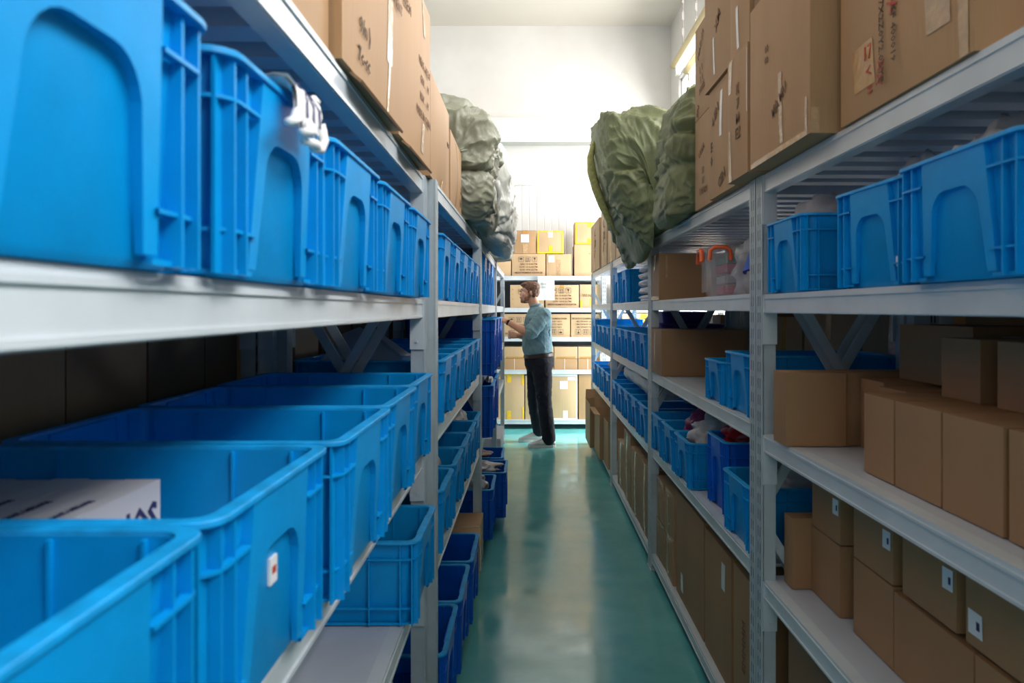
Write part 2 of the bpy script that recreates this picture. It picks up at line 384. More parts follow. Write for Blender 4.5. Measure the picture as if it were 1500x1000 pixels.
# ---------------------------------------------------------------- crates
_cr = {}
def crate_meshes(L, W, H, dark):
    key = (L, W, H, dark)
    if key in _cr: return _cr[key]
    mt = 'bluedark' if dark else 'blue'
    r = .028; ins = .014; tb = .024
    body = MB()
    lo = rrect(L-2*tb, W-2*tb, r-.004, .0); 
    hi = rrect(L-2*ins, W-2*ins, r, H-.004)
    th = .004
    body.loops([rrect(L-2*tb-.01, W-2*tb-.01, r-.008, 0), rrect(L-2*tb, W-2*tb, r-.004, .008), hi,
                rrect(L-2*ins-2*th, W-2*ins-2*th, r-.004, H-.004), rrect(L-2*tb-2*th, W-2*tb-2*th, r-.008, .008)], (True, True))
    wi, wo = .185*W, .245*W
    def ring(z, h, out):     # horizontal rib round each long side and corner, stopping at the grip
        f = z/H; i0 = tb+(ins-tb)*f-.003; n = 4
        for sy in (-1, 1):
            A = []; B = []
            def arc(cx, cy_, r_, a0, a1, dst):
                for k in range(n+1): a = R(a0+(a1-a0)*k/n); dst.append((cx+r_*math.cos(a), sy*(cy_+r_*math.sin(a))))
            for (q, dst, r_) in ((out, A, r+.002), (i0, B, r)):
                dst.append((L/2-q, sy*(wo+.002))); arc(L/2-q-r_, W/2-q-r_, r_, 0, 90, dst); arc(-L/2+q+r_, W/2-q-r_, r_, 90, 180, dst); dst.append((-L/2+q, sy*(wo+.002)))
            m_ = len(A); vs_ = [(p[0], p[1], zz) for zz in (z, z+h) for p in A]+[(p[0], p[1], zz) for zz in (z, z+h) for p in B]
            fs = []
            for k in range(m_-1):
                fs += [(k, k+1, m_+k+1, m_+k), (2*m_+k, k, k+1, 2*m_+k+1)[::-1], (m_+k, m_+k+1, 3*m_+k+1, 3*m_+k)]
            body.add(vs_, fs)
    ring(.78*H, .0035, .004); ring(.20*H, .0035, .009); ring(.012*H, .005, .014)
    for sx in (-1, 1):         # vertical ribs of the short ends
        for f in (-.46, -.37, .37, .46):
            y = f*W*.93
            body.box(*(sorted((sx*(L/2-.024), sx*(L/2-.006)))), y-.0018, y+.0018, .012*H, H-.006)
    for sy in (-1, 1):
        for f in (-.46, -.40, -.24, .24, .40, .46):
            x = f*L; body.box(x-.0018, x+.0018, *(sorted((sy*(W/2-.024), sy*(W/2-.007)))), .012*H, H-.006)
    me_b = body.mesh('body', mt, 40)
    rim = MB()
    rim.loops([rrect(L-.030, W-.030, .024, H-.005), rrect(L-.003, W-.003, .031, H-.007), rrect(L, W, .032, H-.006), rrect(L, W, .032, H-.001), rrect(L-.002, W-.002, .031, H),
               rrect(L-.034, W-.034, .022, H), rrect(L-.036, W-.036, .022, H-.004), rrect(L-.030, W-.030, .024, H-.0051)])
    me_r = rim.mesh('rim', 'bluerim', 30)
    h = MB()
    # arch shaped grip: header block with fins that run down to the base
    zt_ = .71*H; ra = min(.045, .12*W)
    pts = [(-wo-.012, 0.01), (-wi-.012, 0.01)]
    for k in range(7):
        a = R(180-90*k/6); pts.append((-wi+ra+ra*math.cos(a), zt_-ra+ra*math.sin(a)))
    for k in range(7):
        a = R(90-90*k/6); pts.append((wi-ra+ra*math.cos(a), zt_-ra+ra*math.sin(a)))
    pts += [(wi+.012, 0.01), (wo+.012, 0.01), (wo-.002, H-.0055), (-wo+.002, H-.0055)]
    n = len(pts)
    x0, x1 = L/2-.022, L/2-.003
    inner = [(x0, p[0]*1.0, p[1]) for p in pts]; outer = [(x1-(.012*(1-p[1]/H)), p[0]*.985, p[1]) for p in pts]
    vs_ = inner+outer
    fs = [(i, (i+1) % n, (i+1) % n+n, i+n) for i in range(n)]
    # front face as strips
    k = 2; left = list(range(0, 2))+list(range(2, 9)); 
    fs.append(tuple(n+i for i in range(n)))
    h.add(vs_, fs)
    me_h = h.mesh('handle', mt)
    bm = bmesh.new(); bm.from_mesh(me_h); bmesh.ops.triangulate(bm, faces=bm.faces); bmesh.ops.recalc_face_normals(bm, faces=bm.faces); bm.to_mesh(me_h); bm.free()
    _cr[key] = (me_b, me_r, me_h); return _cr[key]
def crate(label, x, y, z, L=.48, W=.35, H=.21, rz=0, dark=False, group=None, sticker=None, tilt=0):
    t = thing('plastic_crate', label, 'crate', (x, y, z), rz, group)
    if tilt: t.rotation_euler = (0, tilt, rz)
    b, r_, h = crate_meshes(L, W, H, dark)
    link('body', b, t); link('rim', r_, t)
    link('handle', h, t); link('handle', h, t, rot=(0, 0, math.pi))
    if sticker:
        sy_, sz_, hw, hh = sticker[:4]
        o = obj('sticker', MB().box(L/2-.0185, L/2-.0150, sy_-hw, sy_+hw, sz_-hh, sz_+hh), 'paper', t); o['label'] = 'small torn white sticker'
        if len(sticker) > 4: obj('sticker_mark', MB().box(L/2-.0151, L/2-.0145, sy_-hw*.5, sy_+hw*.6, sz_-hh*.25, sz_+hh*.3), 'inkred', o)
    return t
ORD = ('nearest', 'second', 'third', 'fourth', 'fifth', 'sixth', 'seventh')
def crate_row(side, face, z, yfar, W, L, H, where, group, dark=False, look='ribbed blue crate', stickers={}, extra={}, names=None):
    """far edges of each crate along the aisle"""
    out = []
    for i, yf in enumerate(yfar):
        rz = 0 if side < 0 else math.pi
        x = (face[i] if isinstance(face, tuple) else face) + side*L/2
        nm = names[i] if names else ORD[i]
        lab = '%s%s, %s %s' % (look, extra.get(i, ''), nm, where)
        out.append(crate(lab, x, yf-W/2-.001, z+.0015, L, W, H, rz, dark, group, stickers.get(i)))
    return out
cy = crate_row
# left rack, upper crate shelf
crate_row(-1, -.275, 1.53, (.655, 1.035, 1.392, 1.748, 2.105), .354, .49, .214, 'on the left shelf above the wide beam', 'crates on the upper left shelf', extra={1: ' under a striped glove', 0: ', largest'}, stickers={1: (-.085, .093, .006, .008)})
crate_row(-1, -.275, 1.53, (2.72, 3.09, 3.46, 3.83, 4.20), .36, .49, .214, 'at eye level in the second left rack', 'crates at eye level in the second left rack', names=('first', 'second', 'third', 'fourth', 'fifth'), look='ribbed blue crate')
for i, y in enumerate((4.62, 5.05, 5.48)):
    crate('tall bright blue crate, %s at eye level in the third left rack' % ORD[i], -.265-.24, y, 1.5315, .48, .40, .295, 0, False, 'tall crates at eye level in the third left rack')
# left rack, middle shelf (open tops seen)
crate_row(-1, (-.275, -.275, -.262, -.272, -.284), 1.075, (.645, 1.03, 1.425, 1.815, 2.205), .382, .50, .235, 'on the left shelf below the wide beam', 'open crates on the left middle shelf',
          extra={1: ' holding white cartons'}, stickers={1: (.0, .128, .011, .015, 1)}, look='open blue plastic crate')
crate_row(-1, -.272, 1.13, (2.72, 3.09, 3.46, 3.83, 4.20), .36, .49, .205, 'on the middle shelf, second left rack', 'open crates on the second left rack middle shelf', look='open blue crate', names=('first', 'second', 'third', 'fourth', 'fifth'))
for i, y in enumerate((4.64, 5.10, 5.56)):
    crate('deep royal blue crate, %s at elbow height in the third left rack' % ORD[i], -.205-.27, y, 1.1015, .54, .42, .34, 0, True, 'deep crates at elbow height in the third left rack')
# left, lower shelf
crate('blue crate holding two white cartons, alone on the lower left shelf', -.275-.245, 2.025, .7015, .49, .36, .215, 0, False)
crate_row(-1, -.272, .715, (2.70, 3.09, 3.46, 3.83, 4.20), .362, .49, .205, 'at knee height, second left rack', 'crates at knee height in the second left rack', look='blue plastic crate', extra={1: ' with white foam inside'}, names=('first', 'second', 'third', 'fourth', 'fifth'))
crate('deep royal blue crate stuffed with white bags on the third left rack', -.215-.27, 4.66, .7215, .54, .44, .32, 0, True, 'deep crates at knee height in the third left rack')
crate('deep royal blue crate behind the one stuffed with white bags', -.215-.27, 5.14, .7215, .54, .44, .32, 0, True, 'deep crates at knee height in the third left rack')
# left, floor level
for i, (y, f) in enumerate(((1.54, -.28), (1.99, -.28))):
    crate('dark royal blue crate at floor level in the nearest left rack, %s' % ('farther of two' if i else 'nearer of two'), f-.27, y, .1015, .54, .42, .27, 0, True, 'crates at floor level in the nearest left rack')
for i, (y, f, n) in enumerate(((2.57, -.265, 'holding small white cartons'), (3.005, -.255, 'standing empty in the middle'), (3.45, -.245, 'beside the taped brown carton'))):
    crate('royal blue open crate by the floor %s' % n, f-.27, y, .1015, .54, .425, .29, 0, True, 'crates at floor level in the second left rack')
for i, (y, f, n) in enumerate(((4.66, -.215, 'with a beige bag over its side'), (5.13, -.15, 'standing farthest out into the aisle'), (5.62, -.19, 'filled with dark plastic scraps'))):
    crate('royal blue crate on the floor near the man %s' % n, f-.27, y, .1015, .54, .43, .31, 0, True, 'crates at floor level in the third left rack')
# right rack, crates at eye level
crate('blue crate beside the slotted post on the right eye-level shelf', .69+.24, 2.02, 1.5465, .48, .30, .20, math.pi, False, 'crates on the right eye-level shelf')
crate('blue crate with a chipped grip, middle of the right eye-level shelf', .70+.24, 1.545, 1.5465, .48, .32, .21, math.pi+R(3), False, 'crates on the right eye-level shelf', (.09, .048, .005, .010))
crate('wide blue crate pulled forward, third on the right eye-level shelf', .665+.24, 1.17, 1.5465, .48, .36, .205, math.pi, False, 'crates on the right eye-level shelf')
crate('blue crate cut off by the right edge of the photo', .665+.24, .78, 1.5465, .48, .36, .205, math.pi, False, 'crates on the right eye-level shelf')
crate('small low blue crate on the right middle shelf beside the long carton', .70+.24, 2.83, 1.1465, .48, .28, .16, math.pi, False, 'crates on the second right rack middle shelf')
crate('blue crate partly behind the slotted post on the right middle shelf', .705+.24, 2.515, 1.1465, .48, .33, .205, math.pi, False, 'crates on the second right rack middle shelf')
for i, (y, W, f, H, n, d) in enumerate(((4.055, .33, .69, .205, 'empty, farthest in the second right rack', 0), (3.715, .33, .69, .205, 'behind the one of beige bags', 0),
        (3.37, .34, .69, .205, 'filled with beige and pink bags', 0), (2.93, .30, .735, .285, 'taller and brighter, filled with red bags', 1), (2.52, .34, .70, .215, 'with a grey bag, next to the slotted post', 0))):
    crate('blue crate, right lower shelf, '+n, f+.245, y, .7115, .49, W, H, math.pi, bool(d), 'crates on the second right rack lower shelf')
crate_row(1, .69, .70, (4.73, 5.105, 5.48, 5.855, 6.228), .36, .49, .21, 'of five under the bubble wrap', 'crates under the bubble wrap, third right rack', look='blue crate with a pale rim tab', names=('first','second','third','fourth','fifth'))
crate_row(1, .69, 1.14, (4.73, 5.105, 5.48, 5.855, 6.228), .36, .49, .21, 'on the third right rack middle shelf', 'crates on the third right rack middle shelf', look='blue crate', names=('first','second','third','fourth','fifth'))
crate_row(1, .69, .70, (6.76, 7.2, 7.64, 8.1), .40, .49, .23, 'on the farthest right rack lower shelf', 'crates on the farthest right rack lower shelf', look='blue crate')
crate_row(1, .69, 1.14, (6.74, 7.14, 7.54), .36, .49, .20, 'on the farthest right rack middle shelf', 'crates on the farthest right rack middle shelf', look='small blue crate')
crate('wider blue crate at the far end of the farthest right rack middle shelf', .69+.25, 7.87, 1.1415, .50, .50, .255, math.pi)
crate_row(1, .69, 1.55, (5.62, 6.1), .42, .46, .235, 'of two at eye level, third right rack', 'two crates at eye level in the third right rack', look='blue crate by the white sacks')
# ---------------------------------------------------------------- cartons
AX = {'+x': ((1,0,0), (0,1,0)), '-x': ((-1,0,0), (0,-1,0)), '-y': ((0,-1,0), (1,0,0)), '+y': ((0,1,0), (-1,0,0))}
class Carton:
    def __init__(s, label, x0, x1, y0, y1, z, h, m='card', rz=0, bulge=.006, group=None, seam='y', cat='box', name='cardboard_box', tilt=0):
        s.lx, s.ly, s.h, s.b = (x1-x0)/2, (y1-y0)/2, h, bulge
        s.t = thing(name, label, cat, ((x0+x1)/2, (y0+y1)/2, z+.0008), rz, group)
        if tilt: s.t.rotation_euler = (0, tilt, rz)
        mb = MB(); n = 8
        for f in ('+x', '-x', '-y', '+y'):
            w_ = s.ly if f[1] == 'x' else s.lx
            g = [[s.P(f, -w_+2*w_*i/n, h*j/n) for i in range(n+1)] for j in range(n+1)]
            s.grid(mb, g)
        for zz in (0, h):
            g = [[(-s.lx+2*s.lx*i/n, -s.ly+2*s.ly*j/n, zz + 0) for i in range(n+1)] for j in range(n+1)]
            s.grid(mb, g)
        e = .0012
        if seam == 'y': mb.box(-.0012, .0012, -s.ly*.99, s.ly*.99, h-.002, h+.0004, 1)
        elif seam == 'x': mb.box(-s.lx*.99, s.lx*.99, -.0012, .0012, h-.002, h+.0004, 1)
        me = mb.mesh('body', [m, 'cardedge'], 35); link('body', me, s.t)
    def grid(s, mb, g, mi=0):
        r, c = len(g), len(g[0])
        mb.add([p for row in g for p in row], [(j*c+i, j*c+i+1, (j+1)*c+i+1, (j+1)*c+i) for j in range(r-1) for i in range(c-1)], mi)
    def P(s, f, u, v, off=0):
        n, r = AX[f]; w_ = s.ly if f[1] == 'x' else s.lx; d = s.lx if f[1] == 'x' else s.ly
        o = s.b*max(0, 1-(u/w_)**2)*max(0, 1-(2*v/s.h-1)**2)+off+d
        return (n[0]*o+r[0]*u, n[1]*o+r[1]*u, v)
    def patch(s, f, u0, u1, v0, v1, m, name, off=.0012):
        mb = MB(); k = 6
        def front(o): return [[s.P(f, u0+(u1-u0)*i/k, v0+(v1-v0)*j/k, o) for i in range(k+1)] for j in range(k+1)]
        s.grid(mb, front(off)); 
        return obj(name, mb, m, s.t)
    def tape(s, f, u0, u1, v0, v1, m='tape'): s.patch(f, u0, u1, v0, v1, m, 'tape'); return s
    def tape_top(s, m='tape', w_=.025, axis='y', drop=.06):
        mb = MB()
        if axis == 'y': mb.box(-w_, w_, -s.ly, s.ly, s.h-.001, s.h+.0006)
        else: mb.box(-s.lx, s.lx, -w_, w_, s.h-.001, s.h+.0006)
        obj('tape', mb, m, s.t)
        for f in (('-y', '+y') if axis == 'y' else ('-x', '+x')): s.patch(f, -w_, w_, s.h-drop, s.h, m, 'tape')
        return s
    def label(s, f, u, v, w_, h_, m='paper', mark=True):
        p = s.patch(f, u-w_/2, u+w_/2, v-h_/2, v+h_/2, m, 'label', .0015); p['label'] = 'white paper label'
        if mark: s.patch(f, u+w_*.10, u+w_*.34, v-h_*.2, v+h_*.15, 'inkblue', 'label_mark', .0022)
        return s
    def txt(s, st, size, f, u, v, spin=0, m='ink', bold=.0):
        n, r = AX[f]; o = text(st, size, face_mx(s.P(f, u, v, .0022), n, spin=spin), m, s.t, bold=bold); return s
    def icons(s, f, u, v, size, m='ink', flip=False):
        mb = MB(); n, r = AX[f]; mx = face_mx(s.P(f, u, v, .002), n, spin=180 if flip else 0); t = size*.05
        for k in (-1, 0, 1):
            c = k*size*1.35; h_ = size/2
            for (a, b_, c_, d_) in ((c-h_, c+h_, -h_, -h_+t), (c-h_, c+h_, h_-t, h_), (c-h_, c-h_+t, -h_, h_), (c+h_-t, c+h_, -h_, h_)):
                mb.box(a, b_, c_, d_, 0, .0006, 0, mx)
            if k == -1:
                pts = [(c+size*.3*math.cos(R(a)), size*.3*math.sin(R(a))-size*.02) for a in range(0, 181, 30)]
                mb.add([(p[0], p[1], .0006) for p in pts], [tuple(range(len(pts)))], 0, mx); mb.box(c-t/2, c+t/2, -size*.32, 0, 0, .0006, 0, mx)
            elif k == 0:
                for q in (-.17, .17):
                    mb.box(c+q*size-t*.8, c+q*size+t*.8, -size*.32, size*.15, 0, .0006, 0, mx)
                    mb.add([(c+q*size-t*2.4, size*.12, .0006), (c+q*size+t*2.4, size*.12, .0006), (c+q*size, size*.34, .0006)], [(0, 1, 2)], 0, mx)
                mb.box(c-size*.36, c+size*.36, -size*.40, -size*.36, 0, .0006, 0, mx)
            else:
                mb.add([(c-size*.2, size*.32, .0006), (c+size*.2, size*.32, .0006), (c+size*.13, 0, .0006), (c, -size*.08, .0006), (c-size*.13, 0, .0006)], [(0, 4, 3, 2, 1)], 0, mx)
                mb.box(c-t/2, c+t/2, -size*.3, 0, 0, .0006, 0, mx); mb.box(c-size*.14, c+size*.14, -size*.33, -size*.28, 0, .0006, 0, mx)
        obj('handling_marks', mb, m, s.t); return s
    def flap(s, f, drop, out, m='carddark', frac=1.0):
        n, r = AX[f]; w_ = (s.ly if f[1] == 'x' else s.lx)*frac; mb = MB(); d = s.lx if f[1] == 'x' else s.ly
        def Q(u, o, z): return (n[0]*(d+o)+r[0]*u, n[1]*(d+o)+r[1]*u, z)
        vs_ = [Q(-w_, -.002, 0), Q(w_, -.002, 0), Q(w_*.96, out, -drop), Q(-w_*.96, out, -drop*.8), Q(-w_, -.006, -.0035), Q(w_, -.006, -.0035), Q(w_*.96, out-.003, -drop-.004), Q(-w_*.96, out-.003, -drop*.8-.004)]
        mb.add(vs_, [(0, 1, 2, 3), (4, 7, 6, 5), (0, 4, 5, 1), (1, 5, 6, 2), (2, 6, 7, 3), (3, 7, 4, 0)]); obj('flap', mb, m, s.t); return s
# -- left top shelf
Z = 1.906
c = Carton('brown carton with a long tape strip, nearest above the left blue crates', -.78, -.315, .60, 1.18, Z, .46, 'card', rz=R(1.5))
c.tape('+x', -.02, .03, .0, .20, 'tape')
c = Carton('brown carton with handwritten marks, overhanging the upper left shelf', -.76, -.296, 1.20, 1.69, Z, .46, 'card', bulge=.008, rz=R(-1.6))
c.tape('+x', .06, .11, .10, .26, 'tape').tape('+x', .08, .095, .0, .10, 'tapebrown').flap('+x', .018, .016, 'cardedge', .75)
c.txt('9/n )', .042, '+x', -.115, .092, 0, 'ink').txt('7c-cc', .040, '+x', -.115, .040, 0, 'ink').txt('MEASUREMENT', .032, '+x', .09, .25, 0, 'inkfaint')
c = Carton('brown carton with faint printed lines beside the left slotted post', -.76, -.296, 1.715, 2.165, Z, .45, 'card', bulge=.008, rz=R(-1.6))
c.txt('SIZE:M', .036, '+x', -.15, .33, 0, 'inkfaint').tape('+x', .08, .11, .34, .44, 'tape').tape('+x', .06, .10, .02, .10, 'tape').flap('+x', .018, .016, 'cardedge', .75)
for k, s_ in enumerate(('MEAS. 60X38', 'G.W.     M', 'N.W.     M', 'MADE IN CHINA')): c.txt(s_, .030, '+x', .08, .25-k*.045, 0, 'inkfaint')
c = Carton('carton edge of the second layer, on top of the printed left cartons', -.80, -.33, 1.45, 2.07, Z+.463, .40, 'card')
c = Carton('plain brown carton with a rounded corner, behind the left post on top', -.76, -.300, 2.24, 2.76, Z, .32, 'card', bulge=.014)
c.txt('MAS', .025, '+x', .1, .17, 0, 'ink').tape('+x', -.02, .03, 0, .03, 'tapebrown')
c = Carton('narrow brown carton squeezed between the rounded carton and the grey sack', -.76, -.298, 2.79, 3.24, Z, .275, 'card', bulge=.012)
c.tape('+x', -.06, -.05, 0, .26, 'tape').txt('XQ', .045, '+x', .12, .09, 0, 'inkfaint').txt('EM', .045, '+x', .12, .04, 0, 'inkfaint')
# -- right top shelf
c = Carton('large plain brown carton at the head of the upper right shelf, underside showing', .648, 1.14, 1.70, 2.16, Z, .46, 'card')
c.tape('-x', .03, .055, .02, .20, 'tape').tape('-x', -.19, -.15, .0, .015, 'tape').txt('MA MU', .036, '-x', .035, .13, 25, 'inkfaint', .001).txt('00\n00', .03, '-x', -.06, .28, 0, 'inkfaint')
c.tape('-x', .20, .215, .0, .09, 'tape').tape('-y', -.245, -.225, .0, .06, 'tape').tape('-x', -.22, .20, .0, .014, 'tapebrown')
c = Carton('brown carton with red marker writing above the right blue crates', .70, 1.16, 1.16, 1.655, Z, .44, 'card', bulge=.014)
c.txt('RES. 67X2Z0Y2.00YE', .026, '-x', -.03, .15, -90, 'ink').txt('MODEL 0 XF 400019', .025, '-x', .02, .17, -90, 'ink')
for k, s_ in enumerate(('17', '<', '=')): c.txt(s_, .042, '-x', -.095, .115-k*.038, 0, 'inkred')
c.txt('XX', .035, '-x', -.045, .06, 80, 'inkred').txt('X', .045, '-x', .015, .17, 30, 'inkred').txt('0', .035, '-x', .045, .19, 30, 'inkred')
c.tape('-x', -.17, -.07, .05, .14, 'tapebrown').tape('-x', .12, .19, .07, .13, 'tape').tape('-x', .21, .235, 0, .40, 'tape').tape('-x', .14, .17, .18, .23, 'tapewhite')
c = Carton('brown carton with a battered bottom edge at the upper right corner', .74, 1.2, .46, 1.02, Z, .44, 'card', rz=R(-4))
c.tape('-x', .2, .26, .02, .2, 'tapebrown')
c = Carton('carton of the upper layer resting over the red-marked box', .72, 1.18, 1.30, 1.68, Z+.463, .3, 'card', rz=R(3))
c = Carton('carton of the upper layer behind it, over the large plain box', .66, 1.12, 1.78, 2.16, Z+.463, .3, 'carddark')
c = Carton('brown carton with black stencilled letters and yellowed tape at the right post', .646, 1.10, 2.18, 2.40, Z, .385, 'card')
c.tape('-x', -.09, -.055, .0, .16, 'tapebrown').tape('-x', -.09, -.05, .28, .385, 'tape').txt('K\n7\nM\nEZ', .045, '-x', .03, .20, 0, 'inkfaint', .001).tape('-x', .104, .109, .18, .37, 'tapewhite')
c = Carton('carton with torn corner stacked above the stencilled right box', .655, 1.1, 2.19, 2.40, Z+.388, .40, 'card')
c.tape('-x', -.02, .005, .02, .15, 'tapewhite').txt('MADE IN', .045, '-x', .05, .25, 60, 'inkfaint', .001).txt('2\n1', .04, '-x', .10, .3, 0, 'inkfaint')
c = Carton('lower carton with faint stamps, second of the tall right stack', .675, 1.1, 2.42, 2.76, Z, .40, 'card')
c.tape('-x', .0, .03, .20, .36, 'tapewhite').txt('4 EN', .05, '-x', -.06, .29, 30, 'inkfaint', .001).txt('E\n0', .05, '-x', -.12, .16, 0, 'inkfaint', .001).txt('CEN', .05, '-x', .02, .05, 20, 'inkfaint', .001)
c = Carton('upper carton with white tape, second of the tall right stack', .665, 1.1, 2.42, 2.79, Z+.403, .38, 'card')
c.tape('-x', -.04, -.02, .03, .16, 'tapewhite').txt('XM', .05, '-x', .03, .2, 40, 'inkfaint', .001)
c = Carton('lower carton of the stack beside the olive sack', .69, 1.14, 2.775, 3.06, Z, .365, 'card')
c.txt('UWA', .04, '-x', .0, .22, 20, 'inkfaint').txt('I I\nI I\nUWAM', .04, '-x', .02, .10, 0, 'inkfaint')
c = Carton('upper carton of the stack beside the olive sack, near the hanging lamps', .69, 1.14, 2.82, 3.06, Z+.368, .375, 'card')
c.txt('MADIM', .04, '-x', .0, .28, 45, 'inkfaint').txt('I  I\nI  I\nMWE', .04, '-x', .02, .14, 10, 'inkfaint').txt('EN', .04, '-x', -.06, .03, 60, 'inkfaint', .001)
ys_ = [(4.95, 5.48, .34), (5.51, 5.98, .42), (6.03, 6.52, .48), (6.6, 7.2, .53), (7.25, 8.2, .50)]
for k, (a, b_, h) in enumerate(ys_):
    c = Carton('taped carton in the far row on the right top shelf, %s' % ('next to the sack', 'second from the sack', 'the middle one', 'second from its end', 'last and printed')[k], .70 if k < 4 else .69, 1.15, a, b_, Z, h, 'cardlight', rz=R((1, -1.5, 1, -1, 0)[k]), bulge=.01)
    c.tape('-x', -.03, .03, 0, h, 'tape')
    if k in (3, 4): c.txt('K W A\nI M I', .10, '-x', .12, .27, 90, 'inkfaint', .002)
    if k == 2: c.tape('-x', -.16, -.10, .3, .48, 'tapewhite')
c = Carton('small pale carton on top of the far right row', .74, 1.1, 6.7, 7.15, Z+.535, .16, 'cardlight'); c.tape('-x', -.2, .2, 0, .03, 'tapewhite')
# -- right, eye level, second rack
c = Carton('plain dark-sided brown carton at eye level in the second right rack', .70, 1.12, 3.97, 4.20, 1.551, .25, 'cardkraft')
c.tape('-x', -.01, .02, .16, .25, 'tape').tape('-y', -.175, -.165, .12, .24, 'tape').tape('-x', -.13, .1, 0, .02, 'tape')
# -- right middle shelf
c = Carton('long plain brown carton on the right middle shelf', 0.70, 1.155, 3.90, 4.22, 1.146, .245, 'cardkraft')
c.tape('-x', -.02, .0, .06, .22, 'tape')
c = Carton('kraft box standing alone beside the right post on the middle shelf', .70, .865, 2.01, 2.11, 1.126, .20, 'cardkraft', rz=R(0), bulge=.002)
c.tape('-y', .05, .075, 0, .20, 'cardkraft')
c = Carton('kraft box tucked behind the one beside the right post', .87, 1.14, 2.02, 2.13, 1.126, .20, 'cardkraft', bulge=.002)
c = Carton('low kraft box of the back row on the right middle shelf, farther one', .90, 1.17, 1.87, 2.00, 1.126, .187, 'cardkraft', bulge=.002)
c = Carton('low kraft box of the back row on the right middle shelf, nearer one', .88, 1.15, 1.72, 1.86, 1.126, .18, 'cardkraft', bulge=.002)
for k, (a, b_, n) in enumerate(((1.567, 1.705, 'farthest'), (1.388, 1.560, 'second'), (1.205, 1.381, 'third'), (1.02, 1.19, 'fourth'), (.84, 1.01, 'nearest'))):
    c = Carton('kraft box in the front row on the right middle shelf, %s' % (n if n not in ('second', 'third', 'fourth') else {'second': 'next to the farthest', 'third': 'middle', 'fourth': 'next to the nearest'}[n]),
               .775, 1.10, a, b_, 1.126, .180, 'cardkraft', bulge=.002, seam='x', group='front row of kraft boxes on the right middle shelf')
for k, (a, b_, n) in enumerate(((1.495, 1.635, 'left of two'), (1.25, 1.44, 'right of two'))):
    c = Carton('kraft box standing on the front row, %s, right middle shelf' % n, .915, 1.15, a, b_, 1.307, .13, 'cardkraft', bulge=.002)
c = Carton('shadowed kraft box with a white label at the back of the right middle shelf', 1.0, 1.17, 1.66, 1.99, 1.3145, .145, 'cardkraft', bulge=.002)
c.label('-y', -.0, .11, .045, .025)
# -- right lower shelf
c = Carton('single kraft box by the right post on the lower shelf', .765, 1.0, 2.145, 2.21, .686, .205, 'cardkraft', bulge=.002)
lows = [(1.945, 2.14), (1.66, 1.862), (1.36, 1.656), (1.06, 1.355)]
for k, (a, b_) in enumerate(lows):
    Carton('kraft box, lower layer of the right lower shelf, %s' % ('farthest', 'second from the far end', 'third from the far end', 'nearest the camera')[k], .82, 1.15, a, b_, .686, (.187, .187, .18, .18)[k], 'cardkraft', bulge=.002, group='lower layer of kraft boxes, right lower shelf')
for k, (a, b_) in enumerate([(1.946, 2.14), (1.665, 1.866), (1.418, 1.622), (1.13, 1.387)]):
    c = Carton('stickered kraft box, upper layer of the right lower shelf, %s' % ('farthest', 'second from the far end', 'third from the far end', 'nearest the camera')[k], .822, 1.15, a, b_, .876, .175, 'cardkraft', bulge=.003, group='stickered upper layer of kraft boxes')
    hw = (b_-a)/2
    if k < 3: c.label('-x', hw-.026, .095, .034, .042)
    else: c.label('-x', -hw+.032, .045, .045, .045)
# -- right floor level
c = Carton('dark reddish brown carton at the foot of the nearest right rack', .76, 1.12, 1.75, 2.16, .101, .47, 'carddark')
for k, (a, b_, z, h, n) in enumerate(((3.98, 4.215, .101, .22, 'lower, crumpled'), (3.98, 4.215, .326, .225, 'upper, taped'), (3.72, 3.96, .101, .225, 'lower front, crushed flap'), (3.72, 3.96, .331, .225, 'upper front, dog-eared'))):
    c = Carton('brown carton at floor level by the third right post: %s' % n, .73, 1.14, a, b_, z, h, 'card', bulge=.006, rz=R((1, -1, -1.5, 1)[k]))
    c.tape('-x', -.03, .0, 0, h, 'tape').tape('-x', -.1, .1, h-.02, h, 'tape')
for k, (a, b_, h, n) in enumerate(((3.10, 3.68, .50, 'with a low tape patch'), (2.68, 3.08, .49, 'with a high sticker'), (2.36, 2.65, .49, 'next to the slotted post'))):
    c = Carton('tall brown floor-level carton in the second right rack %s' % n, .735, 1.15, a, b_, .101, h, 'cardkraft', bulge=.004)
    c.tape('-y', -.2, -.18, 0, h, 'tapebrown')
    if k == 0: c.label('-x', -.14, .09, .05, .09, 'tapewhite', False)
    else: c.label('-x', .10, h-.10, .05, .10, 'tapewhite', False)
    if k == 2: c.txt('EMMMM', .05, '-x', 0, .25, 90, 'inkfaint')
for k, (a, b_, h, n) in enumerate(((5.62, 5.95, .36, 'shortest, farthest'), (5.2, 5.6, .50, 'with a shiny tape strip'), (4.80, 5.18, .44, 'third from the far post'), (4.38, 4.78, .44, 'at the third post'))):
    c = Carton('brown carton at floor level in the third right rack, %s' % n, .72, 1.14, a, b_, .101, h, 'card', rz=R((2, -1, 1, 0)[k]))
    c.tape('-x', -.03, .03, 0, h, 'tape')
